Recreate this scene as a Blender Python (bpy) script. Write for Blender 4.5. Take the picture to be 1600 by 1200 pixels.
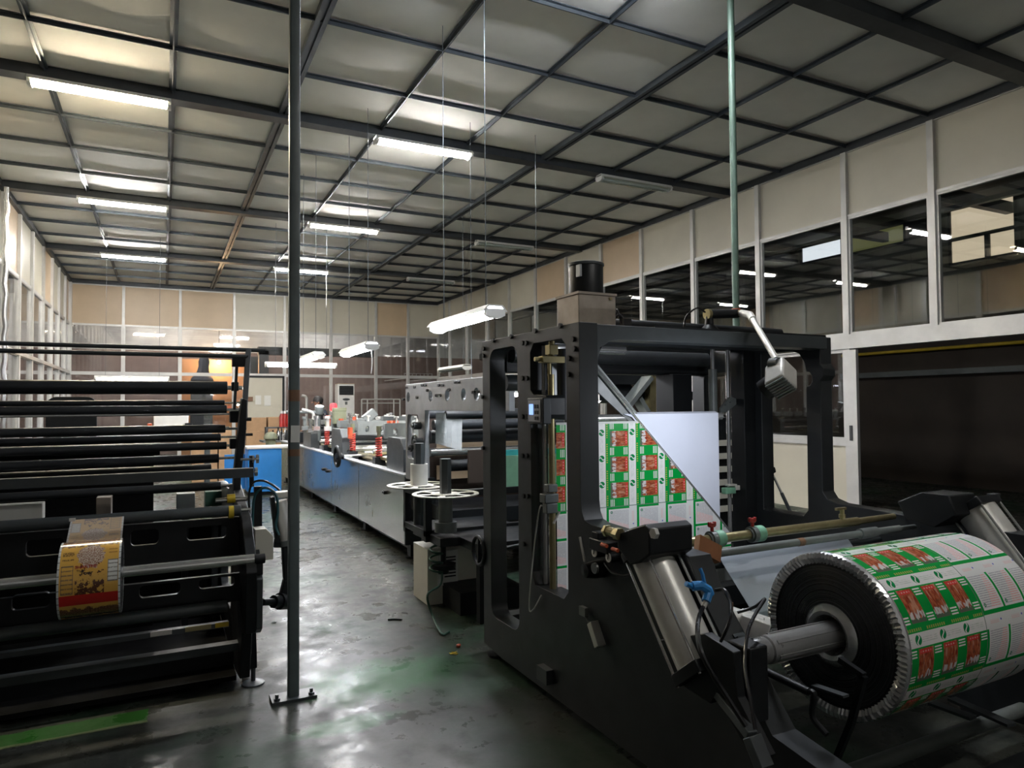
import bpy, math, random
from mathutils import Vector, Matrix
from mathutils.geometry import tessellate_polygon
random.seed(7)
SC = bpy.context.scene
COL = SC.collection
for _o in list(bpy.data.objects):
    bpy.data.objects.remove(_o)

# ------------------------------------------------------------------ camera
EYE = Vector((0, 0, 1.5))
F_PX = 1076.81                      # focal length in pixels of the 1600 x 1200 frame
YAW, PITCH, ROLL = math.radians(26.8213), math.radians(1.7675), math.radians(-0.4266)
c_f = Vector((math.sin(YAW) * math.cos(PITCH), math.cos(YAW) * math.cos(PITCH), math.sin(PITCH)))
_r = Vector((math.cos(YAW), -math.sin(YAW), 0)); _u = _r.cross(c_f)
c_r = _r * math.cos(ROLL) + _u * math.sin(ROLL)
c_u = -_r * math.sin(ROLL) + _u * math.cos(ROLL)
cam = bpy.data.cameras.new('camera'); cam.sensor_width = 36; cam.lens = F_PX / 1600 * 36
cam.clip_start = .05; cam.clip_end = 200
camo = bpy.data.objects.new('camera', cam); COL.objects.link(camo)
camo.matrix_world = Matrix(((c_r.x, c_u.x, -c_f.x, EYE.x), (c_r.y, c_u.y, -c_f.y, EYE.y),
                            (c_r.z, c_u.z, -c_f.z, EYE.z), (0, 0, 0, 1)))
SC.camera = camo

# ------------------------------------------------------------------ world, exposure
W = bpy.data.worlds.new('dim_sky'); SC.world = W; W.use_nodes = True
W.node_tree.nodes['Background'].inputs[0].default_value = (.55, .6, .7, 1)
W.node_tree.nodes['Background'].inputs[1].default_value = .02
SC.view_settings.view_transform = 'Standard'
SC.view_settings.look = 'None'
SC.view_settings.gamma = 1
SC.view_settings.use_curve_mapping = False
SC.view_settings.exposure = 1.95
TUBE = 58.0                         # radiance of the lit fluorescent tubes

# room, in metres: x across, y along the aisle, z up
XL, XR, YB, YF, CZ = -2.265, 8.20, 21.645, -4.0, 4.96
PW, PL, Y0 = 1.1629, 1.1082, 8.347  # ceiling panel, and the y of a main cross beam


# ------------------------------------------------------------------ points measured on the photo
def _ray(px, py):
    return c_f + c_r * ((px - 800) / F_PX) + c_u * ((600 - py) / F_PX)


def atx(px, py, x):
    d = _ray(px, py); return EYE + d * ((x - EYE.x) / d.x)


def aty(px, py, y):
    d = _ray(px, py); return EYE + d * ((y - EYE.y) / d.y)


def atz(px, py, z):
    d = _ray(px, py); return EYE + d * ((z - EYE.z) / d.z)


# ------------------------------------------------------------------ materials
class E:
    """A value in a node tree; + - * / build Math nodes."""
    def __init__(s, t, k): s.t, s.k = t, k

    def op(s, o, b=None, c=None):
        n = s.t.nodes.new('ShaderNodeMath'); n.operation = o
        for i, v in enumerate((s, b, c)):
            if v is None: continue
            if isinstance(v, E): s.t.links.new(v.k, n.inputs[i])
            else: n.inputs[i].default_value = v
        return E(s.t, n.outputs[0])

    def __add__(s, b): return s.op('ADD', b)
    def __sub__(s, b): return s.op('SUBTRACT', b)
    def __mul__(s, b): return s.op('MULTIPLY', b)
    def __truediv__(s, b): return s.op('DIVIDE', b)
    def gt(s, b): return s.op('GREATER_THAN', b)
    def lt(s, b): return s.op('LESS_THAN', b)
    def mod(s, b): return s.op('FLOORED_MODULO', b)
    def abs(s): return s.op('ABSOLUTE')
    def inv(s): return s.op('MULTIPLY_ADD', -1, 1)
    def within(s, a, b): return s.gt(a) * s.lt(b)
    def sin(s): return s.op('SINE')


def mixc(t, f, a, b):
    n = t.nodes.new('ShaderNodeMix'); n.data_type = 'RGBA'
    for i, v in ((0, f), (6, a), (7, b)):
        if isinstance(v, E): t.links.new(v.k, n.inputs[i])
        elif i == 0: n.inputs[0].default_value = v
        else: n.inputs[i].default_value = (*v, 1)
    return E(t, n.outputs[2])


def noise(t, vec, scale, detail=3, rough=.55):
    n = t.nodes.new('ShaderNodeTexNoise'); n.inputs['Scale'].default_value = scale
    n.inputs['Detail'].default_value = detail; n.inputs['Roughness'].default_value = rough
    t.links.new(vec.k, n.inputs['Vector'])
    return E(t, n.outputs[0])


def combine(t, x, y, z):
    n = t.nodes.new('ShaderNodeCombineXYZ')
    for i, v in enumerate((x, y, z)):
        if isinstance(v, E): t.links.new(v.k, n.inputs[i])
        else: n.inputs[i].default_value = v
    return E(t, n.outputs[0])


def ramp(t, f, a, b):
    n = t.nodes.new('ShaderNodeMapRange'); t.links.new(f.k, n.inputs[0])
    n.inputs[1].default_value = a; n.inputs[2].default_value = b
    return E(t, n.outputs[0])


def newmat(name):
    m = bpy.data.materials.new(name); m.use_nodes = True
    t = m.node_tree; p = t.nodes['Principled BSDF']
    return m, t, p


def coords(t, kind='Object'):
    n = t.nodes.new('ShaderNodeTexCoord'); return E(t, n.outputs[kind])


def split(t, v):
    n = t.nodes.new('ShaderNodeSeparateXYZ'); t.links.new(v.k, n.inputs[0])
    return [E(t, o) for o in n.outputs]


def paint(name, col, rough=.5, metal=0, var=.25, scale=6, bump=0, col2=None, spec=.5):
    """Plain surface with a slight blotchy wear of its own colour."""
    m, t, p = newmat(name)
    c = coords(t)
    f = noise(t, c, scale, 5, .6)
    b = col2 or tuple(x * (1 - var) for x in col)
    t.links.new(mixc(t, ramp(t, f, .38, .68), col, b).k, p.inputs['Base Color'])
    t.links.new((f * .22 + (rough - .11)).k, p.inputs['Roughness'])
    p.inputs['Metallic'].default_value = metal
    p.inputs['Specular IOR Level'].default_value = spec
    if bump:
        n = t.nodes.new('ShaderNodeBump'); n.inputs['Strength'].default_value = bump
        n.inputs['Distance'].default_value = .01
        t.links.new(noise(t, c, scale * 5, 3).k, n.inputs['Height'])
        t.links.new(n.outputs[0], p.inputs['Normal'])
    return m


def glow(name, col, s):
    m, t, p = newmat(name)
    p.inputs['Base Color'].default_value = (col[0] * .6, col[1] * .6, col[2] * .6, 1)
    p.inputs['Emission Color'].default_value = (*col, 1)
    p.inputs['Emission Strength'].default_value = s
    return m


def glass(name, tint=(.9, .93, .92), f0=.045, rough=.01):
    m, t, p = newmat(name); t.nodes.remove(p)
    tr = t.nodes.new('ShaderNodeBsdfTransparent'); tr.inputs[0].default_value = (*tint, 1)
    gl = t.nodes.new('ShaderNodeBsdfGlossy'); gl.inputs['Roughness'].default_value = rough
    lw = t.nodes.new('ShaderNodeLayerWeight'); lw.inputs[0].default_value = .5
    f = E(t, lw.outputs['Facing']).op('POWER', 5) * (1 - f0) + f0
    mx = t.nodes.new('ShaderNodeMixShader'); t.links.new(f.k, mx.inputs[0])
    t.links.new(tr.outputs[0], mx.inputs[1]); t.links.new(gl.outputs[0], mx.inputs[2])
    t.links.new(mx.outputs[0], t.nodes['Material Output'].inputs[0])
    return m


M = {}
M['black'] = paint('black_machine_paint', (.009, .0105, .012), .45, scale=9, spec=.3)
M['slate'] = paint('dark_slate_paint', (.05, .058, .062), .4, scale=7)
M['slatelight'] = paint('grey_green_paint', (.14, .155, .15), .42, scale=7)
M['greyplate'] = paint('pale_grey_plate', (.36, .38, .39), .38, metal=.3, scale=5)
M['rubber'] = paint('black_rubber', (.026, .029, .033), .36, scale=12, spec=.45)
M['pole'] = paint('slate_green_pole_paint', (.1, .125, .125), .42, scale=7)
M['chrome'] = paint('chrome', (.72, .73, .73), .18, .8, .1)
M['steel'] = paint('brushed_steel', (.62, .62, .59), .24, .9, .1, 3)
M['alu'] = paint('aluminium_frame', (.56, .56, .54), .42, .35, .15, 3)
M['castalu'] = paint('cast_aluminium', (.6, .59, .55), .38, .25, .2, 6)
M['dullsteel'] = paint('dull_steel', (.3, .3, .3), .3, .45, .2, 6)
M['plate'] = paint('dark_side_plate', (.021, .024, .026), .42, scale=7, spec=.4)
M['soot'] = paint('sooty_steel', (.005, .005, .005), .9, scale=5, spec=.1)  # near-black colour standing in for shade inside the left machine
M['brass'] = paint('worn_brass', (.4, .34, .18), .34, .8, .3, 8)
M['cream'] = paint('cream_board', (.56, .53, .43), .42, var=.1, scale=1.2)
M['tan'] = paint('tan_board', (.56, .43, .29), .38, var=.12, scale=1.2)
M['ceil'] = paint('ceiling_board', (.85, .84, .785), .7, var=.07, scale=2)
M['tee'] = paint('ceiling_tee', (.085, .1, .115), .38, .5, .25, 3)
M['beam'] = paint('ceiling_beam', (.045, .052, .06), .42, .3, .3, 3)
M['brown'] = paint('brown_wall', (.23, .165, .145), .75, var=.3, scale=1.4)
M['darkbrown'] = paint('dark_brown_wall', (.03, .0165, .01), .7, var=.4, scale=1.1)
M['greywall'] = paint('grey_plaster', (.55, .55, .54), .8, var=.25, scale=1.5)
M['darkwall'] = paint('dark_plaster', (.085, .08, .07), .8, var=.4, scale=1.5)
M['orangewall'] = paint('orange_wall', (.52, .26, .12), .8, var=.2, scale=1.5)
M['white'] = paint('white_plastic', (.72, .72, .69), .4, var=.08)
M['ivory'] = paint('ivory_panel', (.62, .6, .52), .45, var=.1, scale=2)
M['card'] = paint('cardboard', (.42, .26, .14), .8, var=.15)
M['blue'] = paint('blue_cabinet_paint', (.02, .22, .62), .42, var=.12)
M['teal'] = paint('teal_plastic', (.05, .42, .45), .5)
M['mint'] = paint('mint_sheet', (.3, .6, .4), .5)
M['red'] = paint('red_plastic', (.32, .016, .012), .4)
M['redspring'] = paint('red_spring', (.4, .025, .015), .4)
M['orange'] = paint('orange_plastic', (.45, .07, .02), .5)
M['green'] = paint('green_pole_paint', (.085, .14, .105), .45, var=.3, scale=5)
M['mintgreen'] = paint('mint_collar', (.18, .4, .27), .5, var=.3, scale=20)
M['dkgreen'] = paint('dark_green_sheet', (.02, .07, .045), .6)
M['hose'] = paint('black_hose', (.01, .01, .011), .3)
M['tealhose'] = paint('teal_hose', (.015, .08, .09), .35)
M['bluegun'] = paint('sky_blue_plastic', (.03, .25, .62), .42)
M['brownbox'] = paint('brown_card', (.28, .11, .04), .55)
M['paper'] = paint('paper', (.7, .7, .66), .7, var=.06)
M['tape'] = paint('brown_tape', (.2, .1, .05), .5)
M['olive'] = paint('olive_box', (.16, .17, .1), .55)
M['yellow'] = paint('yellow_pipe', (.6, .42, .02), .5)
M['skin'] = paint('skin', (.36, .18, .11), .55)
M['hair'] = paint('black_hair', (.012, .01, .01), .6)
M['cloth'] = paint('dark_cloth', (.02, .025, .04), .85)
M['silver_film'] = paint('silver_film_back', (.42, .46, .52), .36, .25, .1, 2)
M['white_film'] = paint('white_film_back', (.68, .72, .84), .5, 0, .06, 2)
M['steelbox'] = paint('bare_steel_box', (.34, .29, .24), .5, .5, .35, 7)
M['lit'] = glow('lit_tube', (1, .97, .93), TUBE)
M['litdim'] = glow('lit_weak_tube', (.88, .92, 1), TUBE * 1.15)
M['litback'] = glow('lit_rear_tube', (1, .97, .93), TUBE * .5)  # for the added lamp behind the camera
M['litwarm'] = glow('lit_warm_tube', (1, .86, .62), TUBE)
M['litcool'] = glow('lit_cool_tube', (.9, .92, 1), TUBE * .45)
M['bulb'] = glow('lit_bulb', (1, .7, .4), 260)
M['screen'] = glow('blue_screen', (.25, .42, 1), .4)
M['beacon'] = glow('lit_red_beacon', (1, .04, .05), .7)
M['lens'] = glow('lit_ring_lens', (.9, .95, 1), 1.2)
M['daylit'] = glow('daylit_cream_pane', (1, .8, .58), .16)  # glow put into the panels beyond the right glass
M['daywhite'] = glow('daylit_white_pane', (.9, .92, 1), .27)
M['dayolive'] = glow('daylit_olive_pane', (.5, .5, .2), .04)
M['glass'] = glass('window_glass', f0=.075)
M['smoke'] = glass('window_glass_dusty', (.94, .94, .94), .09, .03)


def diffuser():
    m, t, p = newmat('clear_diffuser'); p.inputs['Base Color'].default_value = (.75, .77, .75, 1)
    p.inputs['Roughness'].default_value = .25; return m
M['diffuser'] = diffuser()


def clearfilm():
    m, t, p = newmat('clear_film'); t.nodes.remove(p)
    tr = t.nodes.new('ShaderNodeBsdfTransparent'); tr.inputs[0].default_value = (.8, .82, .82, 1)
    gl = t.nodes.new('ShaderNodeBsdfPrincipled'); gl.inputs['Base Color'].default_value = (.55, .58, .58, 1)
    gl.inputs['Roughness'].default_value = .18
    b = t.nodes.new('ShaderNodeBump'); b.inputs['Strength'].default_value = .8; b.inputs['Distance'].default_value = .02
    t.links.new(noise(t, coords(t), 14, 3).k, b.inputs['Height']); t.links.new(b.outputs[0], gl.inputs['Normal'])
    mx = t.nodes.new('ShaderNodeMixShader'); mx.inputs[0].default_value = .55
    t.links.new(tr.outputs[0], mx.inputs[1]); t.links.new(gl.outputs[0], mx.inputs[2])
    t.links.new(mx.outputs[0], t.nodes['Material Output'].inputs[0]); return m
M['clearfilm'] = clearfilm()


def floor_mat():
    m, t, p = newmat('polished_concrete')
    c = coords(t); x, y, z = split(t, c)
    n1 = noise(t, c, .9, 5, .6); n2 = noise(t, c, 5, 6, .65); n3 = noise(t, combine(t, x * 2.2, y * .5, 0), 2, 4)
    base = mixc(t, ramp(t, n2, .35, .7), (.043, .046, .04), (.017, .02, .018))
    base = mixc(t, ramp(t, n3, .45, .7) * .6, base, (.068, .069, .056))
    # worn patches of old green paint
    g = ramp(t, n1, .5, .6) * .55
    base = mixc(t, g, base, (.016, .048, .024))
    # larger rubbed green patches in the aisle
    for (gx, gy, sx_, sy_) in ((1.13, 3.75, .55, .34), (.62, 9.5, .5, 1.6), (.75, 3.3, .35, .1)):
        dx = (x - gx) / sx_; dy = (y - gy) / sy_
        pt = ramp(t, (dx * dx + dy * dy).op('SQRT').inv() + (n3 - .5) * 1.2 + (n2 - .5) * .6, .0, .5)
        base = mixc(t, pt * .9, base, (.025, .1, .036))
    # painted green strip along the left machine, rubbed at its edge
    e = noise(t, c, 9, 3) * .05
    a = atz(0, 1168, 0); b = atz(240, 1132, 0)
    strip = (y + e).within(a.y - .0, a.y + .16) * (x + e).lt(b.x)
    base = mixc(t, strip * .9, base, (.02, .13, .015))
    edge = (y + e * .6).within(a.y - .012, a.y + .016) * (x + e).lt(b.x)
    base = mixc(t, edge * .6, base, (.25, .27, .16))
    t.links.new(base.k, p.inputs['Base Color'])
    t.links.new((ramp(t, n2, .36, .64) * .3 + (ramp(t, n1, .35, .65) * .14 + .14)).k, p.inputs['Roughness'])
    p.inputs['Specular IOR Level'].default_value = .12
    bm = t.nodes.new('ShaderNodeBump'); bm.inputs['Strength'].default_value = .12; bm.inputs['Distance'].default_value = .02
    t.links.new((noise(t, c, 3, 5) + n2 * .3).k, bm.inputs['Height']); t.links.new(bm.outputs[0], p.inputs['Normal'])
    return m
M['floor'] = floor_mat()


def seafood_mat():
    """Printed pouch film. uv.x = metres across the web, uv.y = metres along it."""
    m, t, p = newmat('printed_pouch_film')
    u, v, _ = split(t, coords(t, 'UV'))
    W_, G, PU, PV = (.74, .75, .74), (.0, .3, .045), .14, .2013
    uc = (u - .03).mod(PU); vc = v.mod(PV)
    # left half: picture cells
    nv = combine(t, u * 1.0, v * .25, 0)
    n = noise(t, nv, 130, 3, .6); n2 = noise(t, combine(t, u, v, 0), 60, 4)
    pic = mixc(t, ramp(t, n, .38, .62), (.22, .02, .01), (.5, .15, .06))
    pic = mixc(t, ramp(t, n2, .52, .66) * .8, pic, (.17, .06, .03))
    pic = mixc(t, ramp(t, noise(t, nv, 55, 2), .56, .62) * .6, pic, (.6, .33, .22))
    wht = ramp(t, noise(t, nv, 70, 2), .44, .52) * (vc + (noise(t, combine(t, u, 0, 0), 60, 2) - .5) * .05).lt(.115)
    pic = mixc(t, wht, pic, (.6, .58, .58))
    pic = mixc(t, (vc - (noise(t, combine(t, u, 0, 0), 70, 2) * .04)).lt(.072) , pic, (.1, .13, .09))
    head = vc.within(.178, .193) * uc.within(.028, .095)
    pic = mixc(t, head, pic, (.6, .05, .04))
    dots = (u * 430).sin().gt(.1) * vc.within(.183, .188) * uc.within(.034, .09)
    pic = mixc(t, dots * .8, pic, (.7, .45, .4))
    inpic = uc.within(.022, .105) * vc.within(.078, .196)
    cell = mixc(t, inpic, G, pic)
    bars = (vc.within(.078, .083) + vc.within(.088, .093) + vc.within(.098, .103)
            + vc.within(.168, .173) + vc.within(.178, .183) + vc.within(.188, .193)) * inpic.inv() * (uc.within(.112, PU) + uc.within(0, .012))
    cell = mixc(t, bars, cell, W_)
    # gold letters on the green rule
    letters = (u * 520).sin().gt(-.1) * vc.within(.053, .063) * (u * 45).sin().gt(-.75)
    cell = mixc(t, letters * .7, cell, (.5, .42, .1))
    # white band with the swirl mark
    lx = (uc - .03); ly = (vc - .024); r2 = lx * lx + ly * ly
    swirl = r2.lt(.00032) * (lx - (ly * 175).sin() * .0068).abs().gt(.0032)
    grey = vc.within(.014, .034) * uc.within(.05, .135) * (vc * 900).sin().gt(.2) * ramp(t, n2, .35, .6)
    band = mixc(t, swirl, W_, (.0, .22, .06)); band = mixc(t, grey * .6, band, (.3, .42, .33))
    left = mixc(t, vc.lt(.048), cell, band)
    # right half: text cells ruled in green
    ub = (u - .462).mod(PU)
    lines = (vc * 760).sin().gt(.1) * noise(t, combine(t, u * 1.2, v * 3, 0), 120, 2).gt(.4)
    inner = ub.within(.02, .13) * vc.within(.074, .196)
    txt = mixc(t, lines * inner * .8, W_, mixc(t, (ub - vc * .3).gt(.045), (.35, .35, .4), (.8, .3, .3)))
    txt = mixc(t, ub.lt(.013) * vc.gt(.055), txt, G)
    txt = mixc(t, vc.within(.05, .066), txt, G)
    dx = ub - .1; dy = vc - .026
    txt = mixc(t, (dx * dx + dy * dy).lt(.000016), txt, (.1, .1, .5))
    txt = mixc(t, vc.within(.016, .03) * ub.within(.03, .085) * (vc * 1100).sin().gt(0) * .45, txt, (.8, .3, .3))
    sx = ub - .03; sy = vc - .084
    txt = mixc(t, (sx * sx + sy * sy).within(.00001, .00005), txt, (.0, .2, .08))
    col = mixc(t, u.gt(.462), left, txt)
    col = mixc(t, u.within(.459, .463), col, (.12, .2, .15))
    col = mixc(t, u.lt(.012), col, (.6, .62, .6))
    t.links.new(col.k, p.inputs['Base Color'])
    p.inputs['Roughness'].default_value = .24
    return m
M['seafood'] = seafood_mat()


def label_mat(name, dull):
    """Yellow snack film. uv.x = 0..1 across, uv.y = metres along the web (downwards)."""
    m, t, p = newmat(name)
    u, v, _ = split(t, coords(t, 'UV'))
    PV = .38; vc = v.mod(PV) / PV
    n = noise(t, combine(t, u, v * 4.4, 0), 9, 5, .7); n2 = noise(t, combine(t, u, v * 4.4, 0), 40, 3)
    Y = (.62, .34, .06); D = (.09, .035, .02)
    c = mixc(t, n2 * .25, Y, (.75, .5, .15))
    # dried pods along the bottom and at the cup
    edge = vc + (n - .5) * .22
    c = mixc(t, edge.gt(.86) , c, mixc(t, ramp(t, n2, .4, .6), D, (.25, .12, .06)))
    c = mixc(t, ((vc - .36) * 1.1 + (n - .5) * 2.2).gt(.24) * u.within(.28, .74) * vc.lt(.67), c, D)
    c = mixc(t, vc.within(.67, .8), c, (.42, .02, .015))
    bl = ((u - .52) * (u - .52) * 9 + (vc - .22) * (vc - .22) * 16 + (n - .5) * .9).lt(.42)
    c = mixc(t, bl, c, mixc(t, ramp(t, n2, .38, .6), (.22, .08, .04), (.6, .5, .4)))
    top = (vc + (n - .5) * .2).lt(.07)
    c = mixc(t, top, c, D)
    # printed boxes
    for (a, b_, y0, y1, k) in ((.79, .96, .3, .55, 1), (.06, .25, .34, .66, 0)):
        box = u.within(a, b_) * vc.within(y0, y1)
        rim = box * ((u.within(a + .012, b_ - .012) * vc.within(y0 + .015, y1 - .015)).inv())
        if k: c = mixc(t, box, c, (.62, .62, .58))
        c = mixc(t, rim * .7, c, (.12, .1, .08))
        wr = box * (vc * 130).sin().gt(.55) * n2.gt(.42)
        c = mixc(t, wr * .7, c, (.1, .08, .07))
    wr = u.within(.07, .25) * (vc.within(.16, .22) + vc.within(.26, .28)) * n2.gt(.46)
    c = mixc(t, wr * .8, c, (.1, .06, .03))
    wr = u.within(.8, .94) * (vc.within(.15, .165) + vc.within(.2, .215)) * n2.gt(.4)
    c = mixc(t, wr * .8, c, (.25, .12, .03))
    # white margins with register ticks
    mar = u.lt(.035) + u.gt(.965)
    c = mixc(t, mar, c, (.55, .58, .58))
    c = mixc(t, mar * (v.mod(.03)).lt(.003), c, (.05, .05, .06))
    if dull: c = mixc(t, .55, c, (.42, .4, .4))
    t.links.new(c.k, p.inputs['Base Color']); p.inputs['Roughness'].default_value = .2
    return m
M['label'] = label_mat('yellow_snack_film', 0)
M['labelback'] = label_mat('snack_film_reverse', 1)


def rollend_mat():
    m, t, p = newmat('roll_end_dark_wraps')
    x, y, z = split(t, coords(t)); r = (y * y + z * z).op('SQRT')
    n = noise(t, coords(t), 14, 4)
    rings = noise(t, combine(t, r * 60, 0, 0), 3, 3)
    c = mixc(t, ramp(t, rings, .4, .65), (.012, .013, .014), (.045, .047, .05))
    t.links.new(c.k, p.inputs['Base Color']); p.inputs['Roughness'].default_value = .22
    b = t.nodes.new('ShaderNodeBump'); b.inputs['Strength'].default_value = .7; b.inputs['Distance'].default_value = .015
    t.links.new((rings * .5 + n).k, b.inputs['Height']); t.links.new(b.outputs[0], p.inputs['Normal'])
    return m
M['rollend'] = rollend_mat()
M['crinkle'] = paint('crinkled_silver_film', (.66, .67, .68), .24, .7, .25, 5, .35)


# ------------------------------------------------------------------ mesh building
def V(*a): return Vector(a if len(a) > 1 else a[0])


def frame(d):
    d = d.normalized()
    a = Vector((0, 0, 1)) if abs(d.z) < .9 else Vector((1, 0, 0))
    s = d.cross(a).normalized(); return s, s.cross(d).normalized()


class MB:
    """Collects shapes in world metres; build() links them as ONE mesh object."""
    def __init__(s): s.v, s.f, s.mi, s.uv, s.k = [], [], [], {}, 0

    def mat(s, k): s.k = k; return s

    def add(s, vs, fs, uvs=None):
        o = len(s.v); s.v += [Vector(x) for x in vs]
        for i, f in enumerate(fs):
            if uvs: s.uv[len(s.f)] = uvs[i]
            s.f.append([o + j for j in f]); s.mi.append(s.k)
        return s

    def box(s, x0, x1, y0, y1, z0, z1):
        vs = [(x, y, z) for x in (x0, x1) for y in (y0, y1) for z in (z0, z1)]
        return s.add(vs, [(0, 1, 3, 2), (4, 6, 7, 5), (0, 4, 5, 1), (2, 3, 7, 6), (0, 2, 6, 4), (1, 5, 7, 3)])

    def cbox(s, c, sx, sy, sz):
        return s.box(c[0] - sx / 2, c[0] + sx / 2, c[1] - sy / 2, c[1] + sy / 2, c[2] - sz / 2, c[2] + sz / 2)

    def bar(s, p, q, w, h, up=None):
        """Rectangular bar from p to q; w across, h along `up`."""
        p, q = Vector(p), Vector(q); d = (q - p).normalized()
        if up is None: a, b = frame(d)
        else:
            a = d.cross(Vector(up)).normalized(); b = a.cross(d).normalized()
        a, b = a * w / 2, b * h / 2
        vs = [e + i * a + j * b for e in (p, q) for i, j in ((-1, -1), (1, -1), (1, 1), (-1, 1))]
        return s.add(vs, [(0, 1, 2, 3), (7, 6, 5, 4), (0, 4, 5, 1), (1, 5, 6, 2), (2, 6, 7, 3), (3, 7, 4, 0)])

    def cyl(s, p, q, r, n=20, r2=None, cap=True):
        p, q = Vector(p), Vector(q); a, b = frame(q - p); r2 = r if r2 is None else r2
        vs = []
        for e, rr in ((p, r), (q, r2)):
            vs += [e + a * rr * math.cos(i * 2 * math.pi / n) + b * rr * math.sin(i * 2 * math.pi / n) for i in range(n)]
        fs = [(i, (i + 1) % n, n + (i + 1) % n, n + i) for i in range(n)]
        if cap: fs += [tuple(range(n))[::-1], tuple(range(n, 2 * n))]
        return s.add(vs, fs)

    def tube(s, pts, r, n=8, cap=True):
        pts = [Vector(p) for p in pts]; vs, fs = [], []
        a, b = frame(pts[1] - pts[0])
        for i, p in enumerate(pts):
            d = (pts[min(i + 1, len(pts) - 1)] - pts[max(i - 1, 0)]).normalized()
            a = (a - d * a.dot(d)).normalized(); b = d.cross(a)
            vs += [p + a * r * math.cos(k * 2 * math.pi / n) + b * r * math.sin(k * 2 * math.pi / n) for k in range(n)]
        for i in range(len(pts) - 1):
            fs += [(i * n + k, i * n + (k + 1) % n, (i + 1) * n + (k + 1) % n, (i + 1) * n + k) for k in range(n)]
        if cap: fs += [tuple(range(n))[::-1], tuple(range(len(vs) - n, len(vs)))]
        return s.add(vs, fs)

    def lathe(s, prof, o, ax, n=32):
        """prof: (radius, distance along ax) pairs."""
        o, ax = Vector(o), Vector(ax).normalized(); a, b = frame(ax); vs, fs = [], []
        for r, h in prof:
            vs += [o + ax * h + (a * math.cos(k * 2 * math.pi / n) + b * math.sin(k * 2 * math.pi / n)) * r for k in range(n)]
        for i in range(len(prof) - 1):
            fs += [(i * n + k, i * n + (k + 1) % n, (i + 1) * n + (k + 1) % n, (i + 1) * n + k) for k in range(n)]
        return s.add(vs, fs)

    def torus(s, c, ax, R, r, n=24, m=8):
        a, b = frame(Vector(ax)); c = Vector(c)
        return s.tube([c + (a * math.cos(i * 2 * math.pi / n) + b * math.sin(i * 2 * math.pi / n)) * R for i in range(n + 1)], r, m, False)

    def plate(s, loops, o, u, v, w):
        """Flat plate with holes. loops: outer then holes, as (a, b) along u, v from o; w = thickness vector."""
        o, u, v, w = Vector(o), Vector(u), Vector(v), Vector(w)
        flat = [p for l in loops for p in l]; n = len(flat)
        tris = tessellate_polygon([[Vector((p[0], p[1], 0)) for p in l] for l in loops])
        vs = [o + u * a + v * b for a, b in flat]; vs += [x + w for x in vs]
        fs = [tuple(t) for t in tris] + [tuple(i + n for i in reversed(t)) for t in tris]
        k = 0
        for l in loops:
            m = len(l)
            fs += [(k + i, k + (i + 1) % m, n + k + (i + 1) % m, n + k + i) for i in range(m)]; k += m
        return s.add(vs, fs)

    def sphere(s, c, r, n=14, m=9, sz=1.0):
        return s.lathe([(r * math.sin(math.pi * i / m) + 1e-5, -r * sz * math.cos(math.pi * i / m)) for i in range(m + 1)], c, (0, 0, 1), n)

    def build(s, name, mats, parent=None, origin=None, ang=35, bevel=0, weld=False):
        me = bpy.data.meshes.new(name)
        vs = s.v
        if origin is None:
            lo = [min(v[i] for v in vs) for i in range(3)]; hi = [max(v[i] for v in vs) for i in range(3)]
            origin = ((lo[0] + hi[0]) / 2, (lo[1] + hi[1]) / 2, lo[2])
        origin = Vector(origin)
        me.from_pydata([v - origin for v in vs], [], s.f)
        if not isinstance(mats, (list, tuple)): mats = [mats]
        for m in mats: me.materials.append(M[m])
        if len(mats) > 1: me.polygons.foreach_set('material_index', s.mi)
        if s.uv:
            ul = me.uv_layers.new(name='uv')
            for p in me.polygons:
                if p.index in s.uv:
                    for li, c in zip(p.loop_indices, s.uv[p.index]): ul.data[li].uv = c
        import bmesh
        bm = bmesh.new(); bm.from_mesh(me); (bmesh.ops.remove_doubles(bm, verts=bm.verts, dist=1e-5) if weld else None); bmesh.ops.recalc_face_normals(bm, faces=bm.faces); bm.to_mesh(me); bm.free()
        me.polygons.foreach_set('use_smooth', [True] * len(me.polygons))
        me.set_sharp_from_angle(angle=math.radians(ang))
        ob = bpy.data.objects.new(name, me); COL.objects.link(ob)
        ob.location = origin
        if parent is not None:
            ob.parent = parent; ob.location = origin - wloc(parent)
        if bevel:
            b = ob.modifiers.new('edge', 'BEVEL'); b.width = bevel; b.segments = 2; b.limit_method = 'ANGLE'
        return ob


def wloc(o):
    p = Vector(o.location)
    while o.parent: o = o.parent; p = p + Vector(o.location)
    return p


def tag(o, label, cat, group=None, kind=None):
    o['label'] = label; o['category'] = cat
    if group: o['group'] = group
    if kind: o['kind'] = kind
    return o


def thing(name, label, cat, loc, group=None):
    o = bpy.data.objects.new(name, None); COL.objects.link(o)
    o.location = loc; o.empty_display_size = .1
    return tag(o, label, cat, group)


def struct(o):
    o['kind'] = 'structure'; return o


def dup(root, off, label=None):
    """A copy of a thing with copies of its parts and their sub-parts."""
    def cp(o, par):
        c = o.copy(); COL.objects.link(c)
        if par is not None: c.parent = par
        for k in [x for x in bpy.data.objects if x.parent == o]: cp(k, c)
        return c
    r = cp(root, None); r.location = Vector(root.location) + Vector(off)
    if label: r['label'] = label
    return r


def rrect(a0, a1, b0, b1, r, n=5):
    p = []
    for cx, cy, s in ((a1 - r, b1 - r, 0), (a0 + r, b1 - r, 1), (a0 + r, b0 + r, 2), (a1 - r, b0 + r, 3)):
        p += [(cx + r * math.cos((s + i / n) * math.pi / 2), cy + r * math.sin((s + i / n) * math.pi / 2)) for i in range(n + 1)]
    return p


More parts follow.
